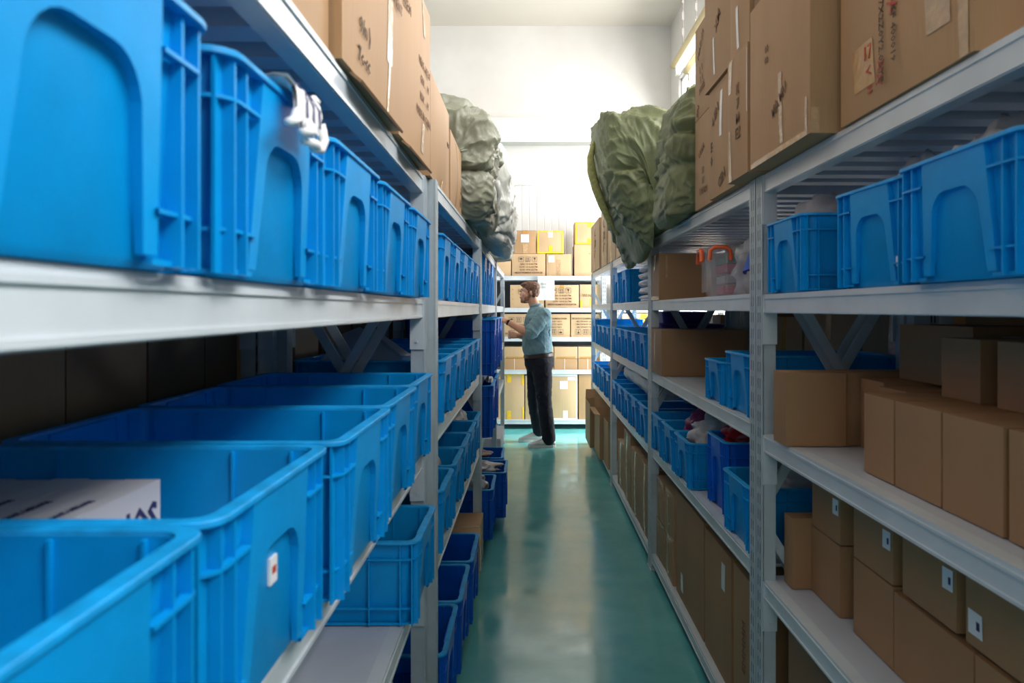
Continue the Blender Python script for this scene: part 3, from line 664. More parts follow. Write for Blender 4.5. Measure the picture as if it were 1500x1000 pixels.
# open cartons poking into the aisle
def open_carton(label, x0, x1, y0, y1, z, h, flaps, rz=0, m='card'):
    t = thing('open_cardboard_box', label, 'box', ((x0+x1)/2, (y0+y1)/2, z), rz)
    L, W, th = x1-x0, y1-y0, .005
    mb = MB().box(-L/2, L/2, -W/2, -W/2+th, 0, h).box(-L/2, L/2, W/2-th, W/2, 0, h).box(-L/2, -L/2+th, -W/2+th, W/2-th, 0, h).box(L/2-th, L/2, -W/2+th, W/2-th, 0, h).box(-L/2+th, L/2-th, -W/2+th, W/2-th, 0, th)
    obj('body', mb, m, t)
    for (side, ang, ln) in flaps:
        a = R(ang); d = Vector({'-x': (-1,0,0), '+x': (1,0,0), '-y': (0,-1,0), '+y': (0,1,0)}[side]); r_ = Vector((0,1,0)) if side[1] == 'x' else Vector((1,0,0))
        hw = W/2 if side[1] == 'x' else L/2; base = d*(L/2 if side[1] == 'x' else W/2)+Vector((0,0,h)); tip = base+(d*math.cos(a)+Vector((0,0,1))*math.sin(a))*ln
        nrm = (tip-base).cross(r_).normalized()*.004
        vs_ = [base-r_*hw, base+r_*hw, tip+r_*hw*.97, tip-r_*hw*.97]; vs_ = vs_+[v+nrm for v in vs_]
        obj('flap', MB().add(vs_, [(0,1,2,3), (7,6,5,4), (0,4,5,1), (1,5,6,2), (2,6,7,3), (3,7,4,0)]), 'cardedge' if False else m, t)
    return t
t = open_carton('open brown carton with raised flaps, farthest at floor level in the right row', .615, 1.10, 7.45, 8.05, .101, .43, (('+y', 75, .10), ('-y', 85, .08)))
t = open_carton('half open brown carton in front of the farthest open one', .655, 1.10, 6.85, 7.40, .101, .42, (('-x', 8, .05), ('+y', 85, .10)))
t = open_carton('small open brown carton with folded flaps behind the far right post', .69, 1.10, 6.44, 6.82, .101, .40, (('-y', 35, .06), ('+x', 50, .10)))
# -- behind the right row
for k, (a, b_, z, h) in enumerate(((2.35, 2.84, 1.121, .365), (2.87, 3.44, 1.121, .365), (3.47, 3.94, 1.121, .34), (3.97, 4.20, 1.121, .365), (4.4, 4.9, 1.121, .28), (4.95, 5.4, 1.121, .34))):
    c = Carton('brown carton in shadow on the rack behind the right row, %s' % ('nearest', 'second', 'third, with glossy tape', 'fourth', 'fifth', 'farthest')[k], 1.285, 1.66, a, b_, z, h, 'card')
    c.tape('-x', -.03, .03, 0, h, 'tapebrown').tape('-y', -.03, .03, 0, h, 'tapebrown')
for k, (a, b_) in enumerate(((.40, .95), (.97, 1.50), (1.52, 2.17))):  # cartons added to block the bright wall seen through the shelf gap
    c = Carton('added brown carton blocking the bright gap behind the nearest right rack, %s' % ('nearest', 'middle', 'farthest')[k], 1.285, 1.66, a, b_, 1.121, .365, 'card')
# -- behind the left row
for k, (a, b_, mm) in enumerate(((.35, .86, 'card'), (.87, 1.385, 'card'), (1.39, 1.68, 'cardkraft'), (1.69, 1.98, 'carddark'), (1.985, 2.2, 'carddark'), (2.36, 2.72, 'cardlight'), (2.75, 3.05, 'cardlight'), (3.1, 3.6, 'carddark'), (3.65, 4.2, 'carddark'), (4.4, 5.2, 'carddark'), (5.25, 6.2, 'carddark'), (6.4, 7.3, 'carddark'), (7.35, 8.2, 'carddark'))):  # far dark cartons are added blockers, with the shade put into their colour
    c = Carton('brown carton in shadow behind the left crates, %s' % ('nearest', 'second from the camera', 'third from the camera', 'fourth from the camera', 'beside the rear post', 'pale one past the rear post', 'second pale one past the rear post', 'ninth', 'tenth, added light blocker', 'eleventh, added light blocker', 'twelfth, added light blocker', 'thirteenth, added light blocker', 'farthest')[k], -1.255, -.872, a, b_, 1.121, .335, mm, bulge=.002, group='cartons on the rack behind the left row')
# -- left floor level carton
c = Carton('brown carton wrapped in glossy tape at floor level in the second left rack', -.70, -.262, 3.70, 4.22, .101, .235, 'card', bulge=.01)
c.tape('+x', -.15, -.09, 0, .235, 'tape').tape('+x', .0, .05, 0, .235, 'tape').tape_top('tape', .03, 'x', .03)
# -- left, farthest rack
Carton('pale carton on the middle shelf of the farthest left rack by the man\'s hand', -.72, -.30, 6.9, 7.9, 1.131, .24, 'cardlight')
Carton('flat pale foam carton at floor level in the farthest left rack', -.70, -.27, 7.0, 7.8, .101, .17, 'whitebox', name='foam_box')
# ---------------------------------------------------------------- end rack cartons (faces towards the camera)
YB = 9.25
def back(label, px0, px1, z, h, m='cardlight', d=.40, y=YB, **k):
    s = 9.25/1080; return Carton(label, (px0-775)*s, (px1-775)*s, y, y+d, z, h, m, **k)
def prints(c, flip=False, w_=.4, blank=0):
    hh = c.h; L = ['C/N: 13 KG/LTM', 'N.W: 12 KG/LTM', 'G.W: 14 KG/LTM', 'MEASUREMENT:53X38CM']
    k = hh/.27
    if not flip:
        c.icons('-y', -.01*k, hh-.068*k, .062*k)
        for i, s_ in enumerate(L): c.txt(s_, .030*k, '-y', 0, hh-.128*k-i*.035*k, 0, 'inkfaint', .0005)
    else:
        c.icons('-y', 0, .058*k, .062*k, flip=True)
        for i, s_ in enumerate(L): c.txt(s_, .028*k, '-y', 0, .115*k+i*.034*k, 180, 'inkfaint', .0005)
c = back('pale carton at the left end of the end rack top shelf, partly behind the sack', 712, 748.5, 1.921, .27)
c = back('pale carton printed with three handling marks on the top of the end rack', 750, 799, 1.921, .275); prints(c)
c = back('pale carton with a white label in the lower row on top of the end rack', 800.5, 837, 1.921, .27); c.label('-y', -.095, .21, .075, .085, 'paper', False).tape('-y', -.03, .02, 0, .2, 'tape')
c = back('small brown carton with a white label, upper row left on the end rack', 754, 785, 2.200, .29, 'card'); c.label('-y', -.005, .19, .10, .10, 'paper', False).tape('-y', -.03, .03, 0, .12, 'tape').tape_top('tapebrown', .03, 'y', .04)
c = back('carton edged with yellow tape, upper row beside the labelled one', 786.5, 826, 2.200, .285)
for q in ((-.165, -.145, 0, .285), (.14, .16, 0, .285), (-.16, .16, 0, .022), (-.16, .16, .268, .285), (-.022, .022, 0, .10)): c.tape('-y', *q, 'tapeyellow')
c.tape('-y', -.03, .03, .20, .285, 'tapewhite')
c = back('tall plain pale carton on the right of the end rack top shelf', 841.5, 879, 1.921, .39); c.tape('-y', .07, .1, .25, .36, 'tapewhite').txt('-', .06, '-y', .03, .28)
c = back('carton with yellow tape corners on top of the tall plain one', 842.5, 884, 2.316, .28)
for q in ((-.175, -.155, 0, .28), (.15, .175, 0, .28), (-.17, .17, 0, .02), (-.17, .17, .262, .28), (-.02, .03, 0, .07), (-.02, .03, .21, .28)): c.tape('-y', *q, 'tapeyellow')
c = back('pale carton behind the man\'s face on the end rack second shelf', 747.5, 797, 1.521, .285)
for i in range(4): c.txt('o' if i % 2 else '-', .04, '-y', -.18, .05+.06*i, 0, 'inkfaint')
c.icons('-y', .0, .2, .06)
c = back('pale carton with handling marks, right of the white paper sheet', 799, 848, 1.521, .285); prints(c); c.tape('-y', -.03, .02, .25, .285, 'tapebrown')
c = back('pale carton with yellow tape at its foot, second shelf of the end rack', 849.5, 879, 1.521, .29); c.tape('-y', -.122, -.10, 0, .09, 'tapeyellow').tape('-y', .0, .06, .02, .12, 'tapeyellow').txt('WI.N', .05, '-y', -.04, .15, 0, 'inkfaint')
c = back('pale carton with upright marks behind the man\'s outstretched arm', 736.5, 785.5, 1.156, .285); prints(c)
c = back('pale carton with upside-down print behind the man\'s shoulder', 787, 835, 1.156, .285); prints(c, True)
c = back('pale carton with upside-down print at the right of the third shelf', 836.5, 879, 1.156, .285); prints(c, True)
c = back('pale carton beyond the bright gap with yellow tape', 912, 960, 1.156, .29); prints(c); c.tape('-y', .02, .1, 0, .29, 'tapeyellow')
c = back('pale carton farther right on the end rack behind the brace', 964, 1050, 1.156, .305)
c = back('plain pale carton beyond the bright gap on the second shelf', 912, 960, 1.521, .28)
for nm, a, b_ in (('left of the man', 738, 773), ('behind the man', 774, 811), ('right of the man', 812, 846), ('farthest right', 847, 879)):
    back('wide pale carton, lower of two thin layers on the end rack, '+nm, a, b_, .746, .135, m='card', bulge=.003).tape('-y', -.02, -.014, 0, .135, 'tapewhite')
    back('wide pale carton with a creased lid, upper of two thin layers, '+nm, a, b_, .885, .145, bulge=.003).tape('-y', -.12, .12, 0, .02, 'tapebrown')
c = back('large carton with yellow tape corners at the bottom of the end rack', 727, 768, .121, .562)
for q in ((-.04, .01, .46, .56), (-.04, .01, 0, .11), (.145, .172, .43, .56), (.15, .172, 0, .16), (-.17, .17, .55, .562)): c.tape('-y', *q, 'tapeyellow')
c = back('plain brown carton between the man\'s legs and the yellow taped one', 769.5, 806, .121, .55)
c = back('large carton sealed with white tape and a label at the bottom of the end rack', 808, 846, .121, .562, bulge=.01); c.label('-y', -.01, .43, .10, .10, 'paper', False)
for q in ((-.16, .16, .54, .562), (.143, .16, 0, .562), (-.16, .16, 0, .014), (-.02, .04, 0, .11), (.04, .13, .49, .53)): c.tape('-y', *q, 'tapewhite')
c = back('brown carton at the right of the bottom shelf of the end rack', 848, 879, .121, .56, 'card'); c.tape('-y', .02, .06, .3, .5, 'tape')
c = back('pale carton at the bottom beyond the bright gap of the end rack', 908, 960, .121, .5)
# dark panel fixed behind the shelves of the end rack
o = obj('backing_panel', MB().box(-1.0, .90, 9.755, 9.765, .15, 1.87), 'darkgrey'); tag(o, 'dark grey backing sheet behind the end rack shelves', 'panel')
# white paper sheet hanging from the end rack beam
mb = MB(); g = 6
mb.add([(-.105+.21*i/g, .004*math.sin(i*1.1+j*.4), -.30+.30*j/g) for j in range(g+1) for i in range(g+1)]+[(-.105+.21*i/g, .0015+.004*math.sin(i*1.1+j*.4), -.30+.30*j/g) for j in range(g+1) for i in range(g+1)],
       [(j*(g+1)+i, j*(g+1)+i+1, (j+1)*(g+1)+i+1, (j+1)*(g+1)+i) for j in range(g) for i in range(g)]+[((g+1)**2+j*(g+1)+i, (g+1)**2+(j+1)*(g+1)+i, (g+1)**2+(j+1)*(g+1)+i+1, (g+1)**2+j*(g+1)+i+1) for j in range(g) for i in range(g)])
o = obj('paper_sheet', mb, 'paper', loc=(.212, 9.205, 1.915)); tag(o, 'white paper sheet hanging from the top beam of the end rack', 'paper')
text('N001-R\n001-20', .04, face_mx((0, -.006, -.12), (0,-1,0)), 'sackgrey', o)
o = obj('paper_tag', MB().box(-.0008, .0008, -.035, .035, -.19, 0), 'paper', loc=(-.275, 8.20, 1.71)); tag(o, 'narrow white paper tag on the last left post, above the man\'s hand', 'tag')
# ---------------------------------------------------------------- white cartons in crates
def small_boxes(n, x, y, z, w_, d, h, step, lab, grp, txt=None, rz=0):
    for i in range(n):
        yy = y
        o = obj('white_box', MB().box(-w_/2, w_/2, -d/2, d/2, 0, h), 'whitebox', loc=(x-i*step, yy+rnd.uniform(-.006, .006), z), rot=(0, 0, rz))
        tag(o, lab[i] if isinstance(lab, (list, tuple)) else lab, 'box', grp)
        text('NOKIM 2000', .013, face_mx((0, -.03, h+.001), (0,0,1), up=(1,0,0)), 'inkblue', o)
        if i == 0: text('INOS', .048, face_mx((w_/2+.001, .052, h-.043), (1,0,0)), 'inkblue', o, bold=.0012)
small_boxes(5, -.498, .835, 1.0862, .045, .235, .195, .047, ['white card carton with navy letters, outermost in the second open crate on the left', 'white carton second from the outermost in the open left crate', 'white carton in the middle of the row in the open left crate', 'white carton fourth in the row in the open left crate', 'white carton deepest in the open left crate'], 'white cartons in the open left crate')
small_boxes(2, -.362, 2.02, .7122, .085, .22, .115, .092, ['white carton nearer the aisle in the lone lower left crate', 'white carton behind the first in the lone lower left crate'], 'white cartons in the lone lower left crate')
small_boxes(4, -.345, 2.52, .1115, .05, .17, .13, .056, ['small white carton nearest the aisle in the royal blue floor crate', 'small white carton second in the royal blue floor crate', 'small white carton third in the royal blue floor crate', 'small white carton deepest in the royal blue floor crate'], 'small white cartons in the floor crate')
# foam wedge standing in a crate
mb = MB().prism([(-.13, 0), (.16, 0), (.0, .15), (-.03, .17), (-.09, .13)], -.006, .006, 'y').prism([(.16, 0), (.0, .15), (.02, .15), (.20, .0)], -.03, -.006, 'y')
o = obj('foam_sheet', mb, 'foam', loc=(-.60, 2.58, 1.318)); o.rotation_euler = (R(-48), 0, R(-4)); tag(o, 'pale grey folded foam sheet poking out of a left crate behind the cross brace', 'foam sheet')
# ---------------------------------------------------------------- wrinkled bags and sacks
def blob(name, label, cat, loc, r, m, seed=0, amp=.25, fr=3.0, group=None, flat=.5, rot=0, sub=4, boxy=False):
    bm = bmesh.new(); bmesh.ops.create_icosphere(bm, subdivisions=sub, radius=1)
    for v in bm.verts:
        p = v.co.copy()
        if boxy: p = p*(p.x**4+p.y**4+p.z**4)**-.25
        q = p*fr+Vector((seed*3.1, seed*1.7, seed))
        d = noise.noise(q)*amp+ (1-abs(noise.noise(q*2.3)))*amp*.45-.3*amp
        p = p*(1+d)
        if p.z < -flat: p.z = -flat+(p.z+flat)*.1
        v.co = Vector((p.x*r[0], p.y*r[1], max(0, (p.z+flat)*r[2])))
    me = bpy.data.meshes.new(name); bm.to_mesh(me); bm.free(); me.materials.append(M[m])
    me.polygons.foreach_set('use_smooth', [True]*len(me.polygons))
    o = link(name, me, None, loc, (0, 0, rot)); return tag(o, label, cat, group)
blob('plastic_bag', 'clear plastic bag bulging from the crate beside the right post', 'bag', (.84, 2.04, 1.66), (.11, .075, .105), 'baggrey', 1)
blob('plastic_bag', 'crumpled clear bag with a raised peak in the middle right crate', 'bag', (.86, 1.56, 1.665), (.10, .07, .105), 'baggrey', 2, .35)
blob('plastic_bag', 'crumpled clear bag in the nearest wide crate on the right', 'bag', (.83, 1.23, 1.66), (.11, .08, .11), 'baggrey', 5, .35)
blob('plastic_bag', 'white bag on a knee-height crate in the second left rack, farther one', 'bag', (-.48, 4.02, .84), (.14, .10, .10), 'bagwhite', 3, .3)
blob('plastic_bag', 'white bag in the first knee-height crate of the second left rack', 'bag', (-.48, 2.52, .76), (.14, .10, .11), 'bagwhite', 4, .3)
blob('plastic_bag', 'white foam scrap in the second knee-height crate on the left', 'bag', (-.48, 2.91, .77), (.14, .10, .11), 'bagwhite', 14, .3)
blob('plastic_bag', 'white bag piled above the deep crate at elbow height', 'bag', (-.44, 4.64, 1.36), (.16, .13, .08), 'bagwhite', 6, .3)
blob('plastic_bag', 'white plastic bags heaped in the deep crate at knee height', 'bag', (-.250, 4.66, 1.045), (.022, .10, .022), 'bagwhite', 7, .4)
blob('plastic_bag', 'beige bag hanging out of a floor crate on the left', 'bag', (-.44, 4.66, .37), (.17, .13, .07), 'bagwhite', 8, .35)
blob('plastic_bag', 'white bag in the outermost floor crate near the man', 'bag', (-.38, 5.13, .37), (.17, .13, .05), 'bagwhite', 9, .35)
blob('plastic_bag', 'dark plastic scraps in the farthest floor crate on the left', 'bag', (-.46, 5.62, .37), (.15, .13, .05), 'bagbrown', 10, .4)
blob('plastic_bag', 'beige bag in the third knee-height crate on the right', 'bag', (.88, 3.37, .85), (.14, .10, .11), 'bagwhite', 11, .4)
blob('plastic_bag', 'magenta bag behind the beige one in the right lower crates', 'bag', (.92, 3.715, .86), (.13, .10, .10), 'bagpink', 12, .3)
blob('plastic_bag', 'red and white bag in the taller bright blue crate on the right', 'bag', (.92, 2.93, .95), (.14, .085, .09), 'bagred', 13, .35)
blob('plastic_bag', 'pale grey bag in the crate next to the slotted post', 'bag', (.94, 2.52, .83), (.14, .10, .10), 'bagwhite', 15, .35)
blob('plastic_bag', 'mauve brown bag lying on the lower crates of the farthest right rack', 'bag', (.90, 6.95, .935), (.14, .30, .08), 'bagbrown', 16, .2)
blob('plastic_bag', 'grey plastic bag lying behind the bubble wrap on the lower shelf', 'bag', (1.06, 4.6, .915), (.09, .15, .08), 'bagwhite', 17, .25)
# bubble wrap roll
mb = MB(); n = 28; lps = []
for j in range(15):
    y = 4.45+1.45*j/14; l = []
    for i in range(n):
        a = 2*math.pi*i/n; rr = .096*(1+.12*noise.noise(Vector((math.cos(a)*2, y*9, math.sin(a)*2)))+.05*math.sin(y*40))
        if j in (0, 14): rr *= .8
        l.append((.85+rr*math.cos(a)*1.15, y, 1.012+rr*math.sin(a)*.78))
    lps.append(l)
mb.loops(lps, (True, True)); o = obj('bubble_wrap', mb, 'bubble', smooth=180); tag(o, 'long roll of grey bubble wrap lying on the lower crates of the third right rack', 'bubble wrap')
# white foil sacks in the third right rack
for k in range(5):
    blob('foil_sack', 'white foil sack stacked flat beside two eye-level crates, %s' % ('lowest', 'second from the bottom', 'middle', 'fourth from the bottom', 'topmost with a red edge')[k], 'sack', (.90, 4.78, 1.552+.049*k), (.16, .32, .026), 'whitebox', 20+k, .10, 2, 'white foil sacks at eye level', flat=.8, sub=4, boxy=True)
# purple bins and goods on the middle shelf, third right rack
def bin_(label, x, y, z, L, W, H, m):
    t = thing('storage_bin', label, 'bin', (x, y, z))
    b = MB(); b.loops([rrect(L*.88, W*.88, .03, 0), rrect(L*.97, W*.97, .03, H*.95), rrect(L*.95, W*.95, .03, H*.95), rrect(L*.86, W*.86, .03, .006)], (True, True)); obj('body', b, m, t, 40)
    b = MB(); b.loops([rrect(L, W, .035, H*.95), rrect(L, W, .035, H), rrect(L*.94, W*.94, .03, H+.006)], (True, True)); obj('lid', b, m, t, 40); return t
bin_('wide flat purple bin resting on the middle crates of the third right rack', .98, 4.62, 1.353, .40, .5, .055, 'purple')
bin_('smaller purple bin on top of the wide flat one', .95, 4.64, 1.416, .30, .38, .065, 'purple')
# clear box with orange clips
t = thing('clear_storage_box', 'clear plastic box with orange clips at eye level on the right', 'storage box', (.915, 3.06, 1.5515), R(-8))
L, W, H = .38, .36, .225
b = MB(); b.loops([rrect(L*.86, W*.86, .03, 0), rrect(L*.97, W*.97, .03, H-.02), rrect(L*.97-.01, W*.97-.01, .03, H-.02), rrect(L*.86-.01, W*.86-.01, .03, .004)], (True, True))
for f in (-.3, -.1, .1, .3): b.box(-L*.485, -L*.47, W*f-.004, W*f+.004, .02, H-.03); b.box(L*f-.004, L*f+.004, -W*.485, -W*.465, .02, H-.03)
obj('body', b, 'clear', t, 40)
b = MB(); b.loops([rrect(L, W, .035, H-.022), rrect(L, W, .035, H-.004), rrect(L*.93, W*.93, .03, H), rrect(L*.90, W*.90, .03, H-.01)], (True, True)); obj('lid', b, 'clear', t, 40)
for (yy, xx, ax) in ((.09, -L/2, 'x'), (-W/2, .02, 'y')):
    b = MB()
    pts = [(-.055, -.055), (-.05, .0), (-.03, .018), (.03, .018), (.05, 0), (.055, -.055)]
    if ax == 'x': b.tube([(xx-.012, yy-.10+p[0]*1.5, H-.045+p[1]*.7) for p in pts], .009, 8)
    else: b.tube([(xx-.16+p[0]*.75, yy-.012, H-.045+p[1]*.7) for p in pts], .008, 8)
    h_ = obj('clip', b, 'orange', t, 60); h_['label'] = 'orange clip'
for k, (mm, z, lab) in enumerate((('pink', .012, 'pink packet at the bottom inside the clear box'), ('whitebox', .055, 'white packet inside the clear box'), ('pink', .10, 'pink packet higher inside the clear box'), ('green', .135, 'dark green packet on top inside the clear box'))):
    o = obj('packet', MB().box(-.12, .10, -.12, .10, 0, .03), mm, loc=(.915, 3.06, 1.5515+z), rot=(0, 0, R(-8+k*2))); tag(o, lab, 'packet')
# clear bag and blue cloth by the post
blob('plastic_bag', 'tall clear bag standing between the orange-clipped box and the right post', 'bag', (.87, 2.72, 1.5525), (.11, .11, .15), 'baggrey', 31, .3)
blob('sack', 'mauve grey sack under the blue cloth by the right post', 'sack', (.83, 2.46, 1.5525), (.08, .09, .035), 'bagbrown', 32, .2)
mb = MB(); n = 12; lps = []
for j in range(9):
    z = 1.625+.15*j/8; f = j/8; l = []
    for i in range(24):
        a = 2*math.pi*i/24; rr = (1-.45*f)*(1+.10*math.cos(a*6+f))
        l.append((.80+.085*rr*math.cos(a), 2.44+.11*rr*math.sin(a)-.03*f, z+.008*math.sin(a*4)*(1-f)))
    lps.append(l)
mb.loops(lps, (False, True)); o = obj('blue_cloth', mb, 'clothblue', smooth=180); tag(o, 'periwinkle blue cloth hanging over a sack beside the right post', 'cloth')
# ---- big woven sacks
def catmull(pts, n):
    out = []; k = len(pts)
    for i in range(k):
        p0, p1, p2, p3 = (Vector(pts[(i+j-1) % k]) for j in range(4))
        for j in range(n):
            t = j/n; out.append(.5*((2*p1)+(p2-p0)*t+(2*p0-5*p1+4*p2-p3)*t*t+(3*p1-p0-3*p2+p3)*t**3))
    return out
def sack(label, outline, y0, y1, m, seed, amp=.018, group=None, ends=.35, creases=(), skew=None, pw=3.0, flat=None):
    o2 = catmull(outline, 14); cx = sum(p.x for p in o2)/len(o2); cz = sum(p.y for p in o2)/len(o2)
    ns = 90; lps = []
    for j in range(ns+1):
        t_ = R(-89+178*j/ns); e_ = .42; sn = math.sin(t_); sc = math.cos(t_)**e_; f = .5+.5*math.copysign(abs(sn)**e_, sn)
        y = y0+(y1-y0)*f; l = []
        for p in o2:
            q = Vector((cx+(p.x-cx)*sc, y, cz+(p.y-cz)*sc)); d = Vector((p.x-cx, 0, p.y-cz)).normalized()
            wp = Vector((noise.noise(q*4+Vector((seed, 0, 0))), noise.noise(q*4+Vector((0, seed, 0))), noise.noise(q*4+Vector((0, 0, seed)))))*.10
            q2 = q+wp; rg = lambda v_: (1-min(1, abs(noise.noise(v_))*2.6))**2
            s1 = noise.noise(Vector((q.x*4+seed, q.y*4, q.z*4))); s2 = rg(Vector((q2.x*5+seed*2, q2.y*5, q2.z*9))); s3 = rg(Vector((q2.x*12, q2.y*12+seed, q2.z*17)))
            s4 = rg(Vector((q2.x*25, q2.y*30+seed, q2.z*22)))
            w_ = amp*(s1*1.5+s2*.95+s3*.55+s4*.28)-amp*.6
            for (cy_, cz_, wd, dp, sl) in creases:
                dist = (q.z-cz_-(q.y-cy_)*sl); w_ -= dp*math.exp(-(dist/wd)**2)
            q += d*w_*min(1, sc*1.6); q.y += math.copysign(1, sn)*w_*1.3*(1-sc**3)
            if flat and q.z < Z+.002 and ((flat < 0 and q.x < -.265) or (flat > 0 and q.x > .685)): q.z = Z+.003
            l.append(tuple(q))
        lps.append(l)
    mb = MB().loops(lps, (True, True)); me = mb.mesh('woven_sack', m, 180)
    o = link('woven_sack', me); return tag(o, label, 'sack', group)
sack('large grey-green woven sack sagging over the upper left shelf edge', [(-.76, 1.91), (-.5, 1.905), (-.30, 1.90), (-.19, 1.905), (-.155, 2.0), (-.165, 2.13), (-.15, 2.23), (-.135, 2.30), (-.19, 2.40), (-.33, 2.49), (-.55, 2.50), (-.74, 2.43), (-.8, 2.15)], 3.29, 4.06, 'sackgrey', 3, .020, ends=.6, pw=4, creases=((3.7, 2.16, .012, .022, .1), (3.8, 2.30, .015, .03, -.35), (3.7, 2.05, .012, .02, .5)), flat=-1)
o = bpy.data.objects[-1] if False else None
sack('pale whitish woven sack hanging behind the grey-green one, over the left aisle edge', [(-.74, 1.91), (-.45, 1.905), (-.27, 1.90), (-.17, 1.86), (-.12, 1.89), (-.095, 2.0), (-.095, 2.25), (-.12, 2.42), (-.22, 2.54), (-.45, 2.60), (-.7, 2.5), (-.78, 2.2)], 4.19, 5.4, 'sackwhite', 8, .018, creases=((4.6, 1.93, .012, .025, 0), (4.6, 2.2, .012, .01, .6)), flat=-1)
blob('woven_sack', 'small crumpled grey sack tip beyond the pale left sack', 'sack', (-.33, 6.2, 1.909), (.19, .25, .30), 'sackgrey', 41, .25)
sack('olive woven sack standing upright beside the right brown cartons', [(.62, 1.91), (.72, 1.907), (.95, 1.907), (1.12, 1.92), (1.16, 2.2), (1.12, 2.44), (.95, 2.50), (.76, 2.50), (.66, 2.45), (.615, 2.33), (.60, 2.2), (.605, 2.05)], 3.125, 3.71, 'sackgreen', 12, .019, ends=.75, pw=5, creases=((3.4, 2.30, .015, .02, .15), (3.4, 2.22, .015, .02, -.2), (3.4, 2.12, .02, .02, 0)), flat=1)
sack('olive woven sack leaning out over the aisle with its mouth drooping', [(.62, 1.90), (.66, 1.80), (.615, 1.765), (.565, 1.86), (.50, 1.99), (.45, 2.12), (.40, 2.28), (.375, 2.42), (.385, 2.53), (.41, 2.585), (.47, 2.57), (.60, 2.58), (.80, 2.58), (1.05, 2.54), (1.12, 2.2), (1.08, 1.93), (.80, 1.908)], 3.84, 4.75, 'sackgreen', 17, .019, ends=.7, creases=((4.2, 2.28, .01, .012, .1), (4.2, 2.08, .015, .02, -.5)), flat=1)
# hem of the drooping sack: yellow-green inner cloth along the left edge
hem = [(.375, 4.26, 2.47), (.355, 4.26, 2.38), (.362, 4.27, 2.30), (.39, 4.28, 2.20), (.425, 4.29, 2.11), (.47, 4.30, 2.01), (.52, 4.30, 1.93)]
mb = MB().tube([Vector(p) for p in hem], [.010, .020, .026, .026, .024, .018, .008], 10); o = obj('sack_hem', mb, 'sackhem', smooth=180)
sk = [q for q in bpy.data.objects if q.get('label', '').startswith('olive woven sack leaning')][0]; o.parent = sk; o['label'] = 'yellow-green loose weave hem'
# folded mouth of the grey-green sack
sk = [q for q in bpy.data.objects if q.get('label', '').startswith('large grey-green')][0]
mb = MB().tube([(-.60, 3.40, 2.42), (-.45, 3.42, 2.43), (-.34, 3.46, 2.40), (-.25, 3.55, 2.34), (-.19, 3.68, 2.27), (-.165, 3.76, 2.235)], [.02, .035, .042, .038, .03, .010], 14); o = obj('folded_mouth', mb, 'sackgrey', smooth=180); o.parent = sk
mb = MB().tube([(-.165, 3.7, 2.14), (-.15, 3.74, 2.08), (-.165, 3.72, 2.02)], [.02, .014, .006], 8); o = obj('tie_knot', mb, 'bagwhite', smooth=180); o.parent = sk
# striped glove over the crate grip
t = thing('work_glove', 'white knitted glove with blue stripes draped over a crate rim on the upper left', 'glove', (-.277, .850, 1.7455)); t.scale = (.8, .72, .75); t.location.x = -.272; t.location.z = 1.7475
mb = MB(); lps = []; n = 16
prof = [(-.05, .004), (-.02, .010), (.0, .008), (.012, -.004), (.017, -.02), (.017, -.036), (.015, -.05)]
ny = 10; g = []
for j, (px_, pz_) in enumerate(prof):
    for i in range(ny+1):
        yy = -.055+.135*i/ny; g.append((px_+.003*math.sin(i*1.7+j), yy*(1-.03*j), pz_+.004*math.sin(i*1.3+j*.8)-(.012*math.sin(math.pi*i/ny) if j > 4 else 0)))
m2 = len(g); top_ = [(p[0]+.005, p[1], p[2]+.005) for p in g]
fs = [(j*(ny+1)+i, j*(ny+1)+i+1, (j+1)*(ny+1)+i+1, (j+1)*(ny+1)+i) for j in range(len(prof)-1) for i in range(ny)]
mb.add(g+top_, [tuple(reversed(f)) for f in fs]+[tuple(m2+q for q in f) for f in fs])
obj('palm', mb, 'paper', t, 180)
for k, pts in enumerate((((.02, -.05, -.04), (.024, -.075, -.058), (.022, -.10, -.066)), ((.022, .065, -.03), (.026, .072, -.055), (.024, .06, -.072), (.02, .03, -.076)), ((.02, .06, -.07), (.026, .02, -.072), (.02, -.02, -.075)), ((.022, .0, -.045), (.03, -.02, -.062), (.024, -.045, -.068)), ((.0, .075, .006), (.006, .09, .016), (.01, .098, .012)))):
    obj('finger', MB().tube(pts, [.008]*(len(pts)-1)+[.006], 8), 'paper', t, 180)
for k in range(3):
    y = -.02+.035*k; obj('stripe', MB().tube([(-.02, y, .018), (.01, y+.004, .012), (.024, y+.006, -.012), (.025, y+.004, -.04)], .0018, 6), 'inkblue', t)
# ---------------------------------------------------------------- hanging lamps
def lamp(label, x, y0, y1, z):
    t = thing('hanging_lamp', label, 'lamp', (x, (y0+y1)/2, z), 0, 'fluorescent lamps hanging above the right rack')
    h = (y1-y0)/2
    obj('batten', MB().prism([(-.03, .03), (.03, .03), (.045, 0), (.02, -.012), (-.02, -.012), (-.045, 0)], -h, h, 'y'), 'batten', t)
    obj('tube', MB().tube([(0, -h+.03, -.032), (0, h-.03, -.032)], .0135, 12), 'tube', t, 60)
    for sy in (-1, 1):
        obj('lamp_holder', MB().box(-.014, .014, sy*h-.03*(sy > 0), sy*h+.03*(sy < 0), -.05, -.010), 'lampwhite', t)
        mb = MB(); zz = .03; k = 0
        while zz < 6.69-z-.02 and zz < 4: 
            if k % 2: mb.bar((0, sy*h*.75, zz), (0, sy*h*.75, zz+.05), .012, .003)
            else: mb.bar((0, sy*h*.75, zz), (0, sy*h*.75, zz+.05), .003, .012)
            zz += .045; k += 1
        obj('chain', mb, 'chain', t)
    return t
lamp('fluorescent lamp on chains, nearest the aisle above the right cartons', .845, 3.0, 4.2, 2.88)
lamp('fluorescent lamp farther from the aisle above the right cartons', .94, 3.1, 4.3, 2.88)
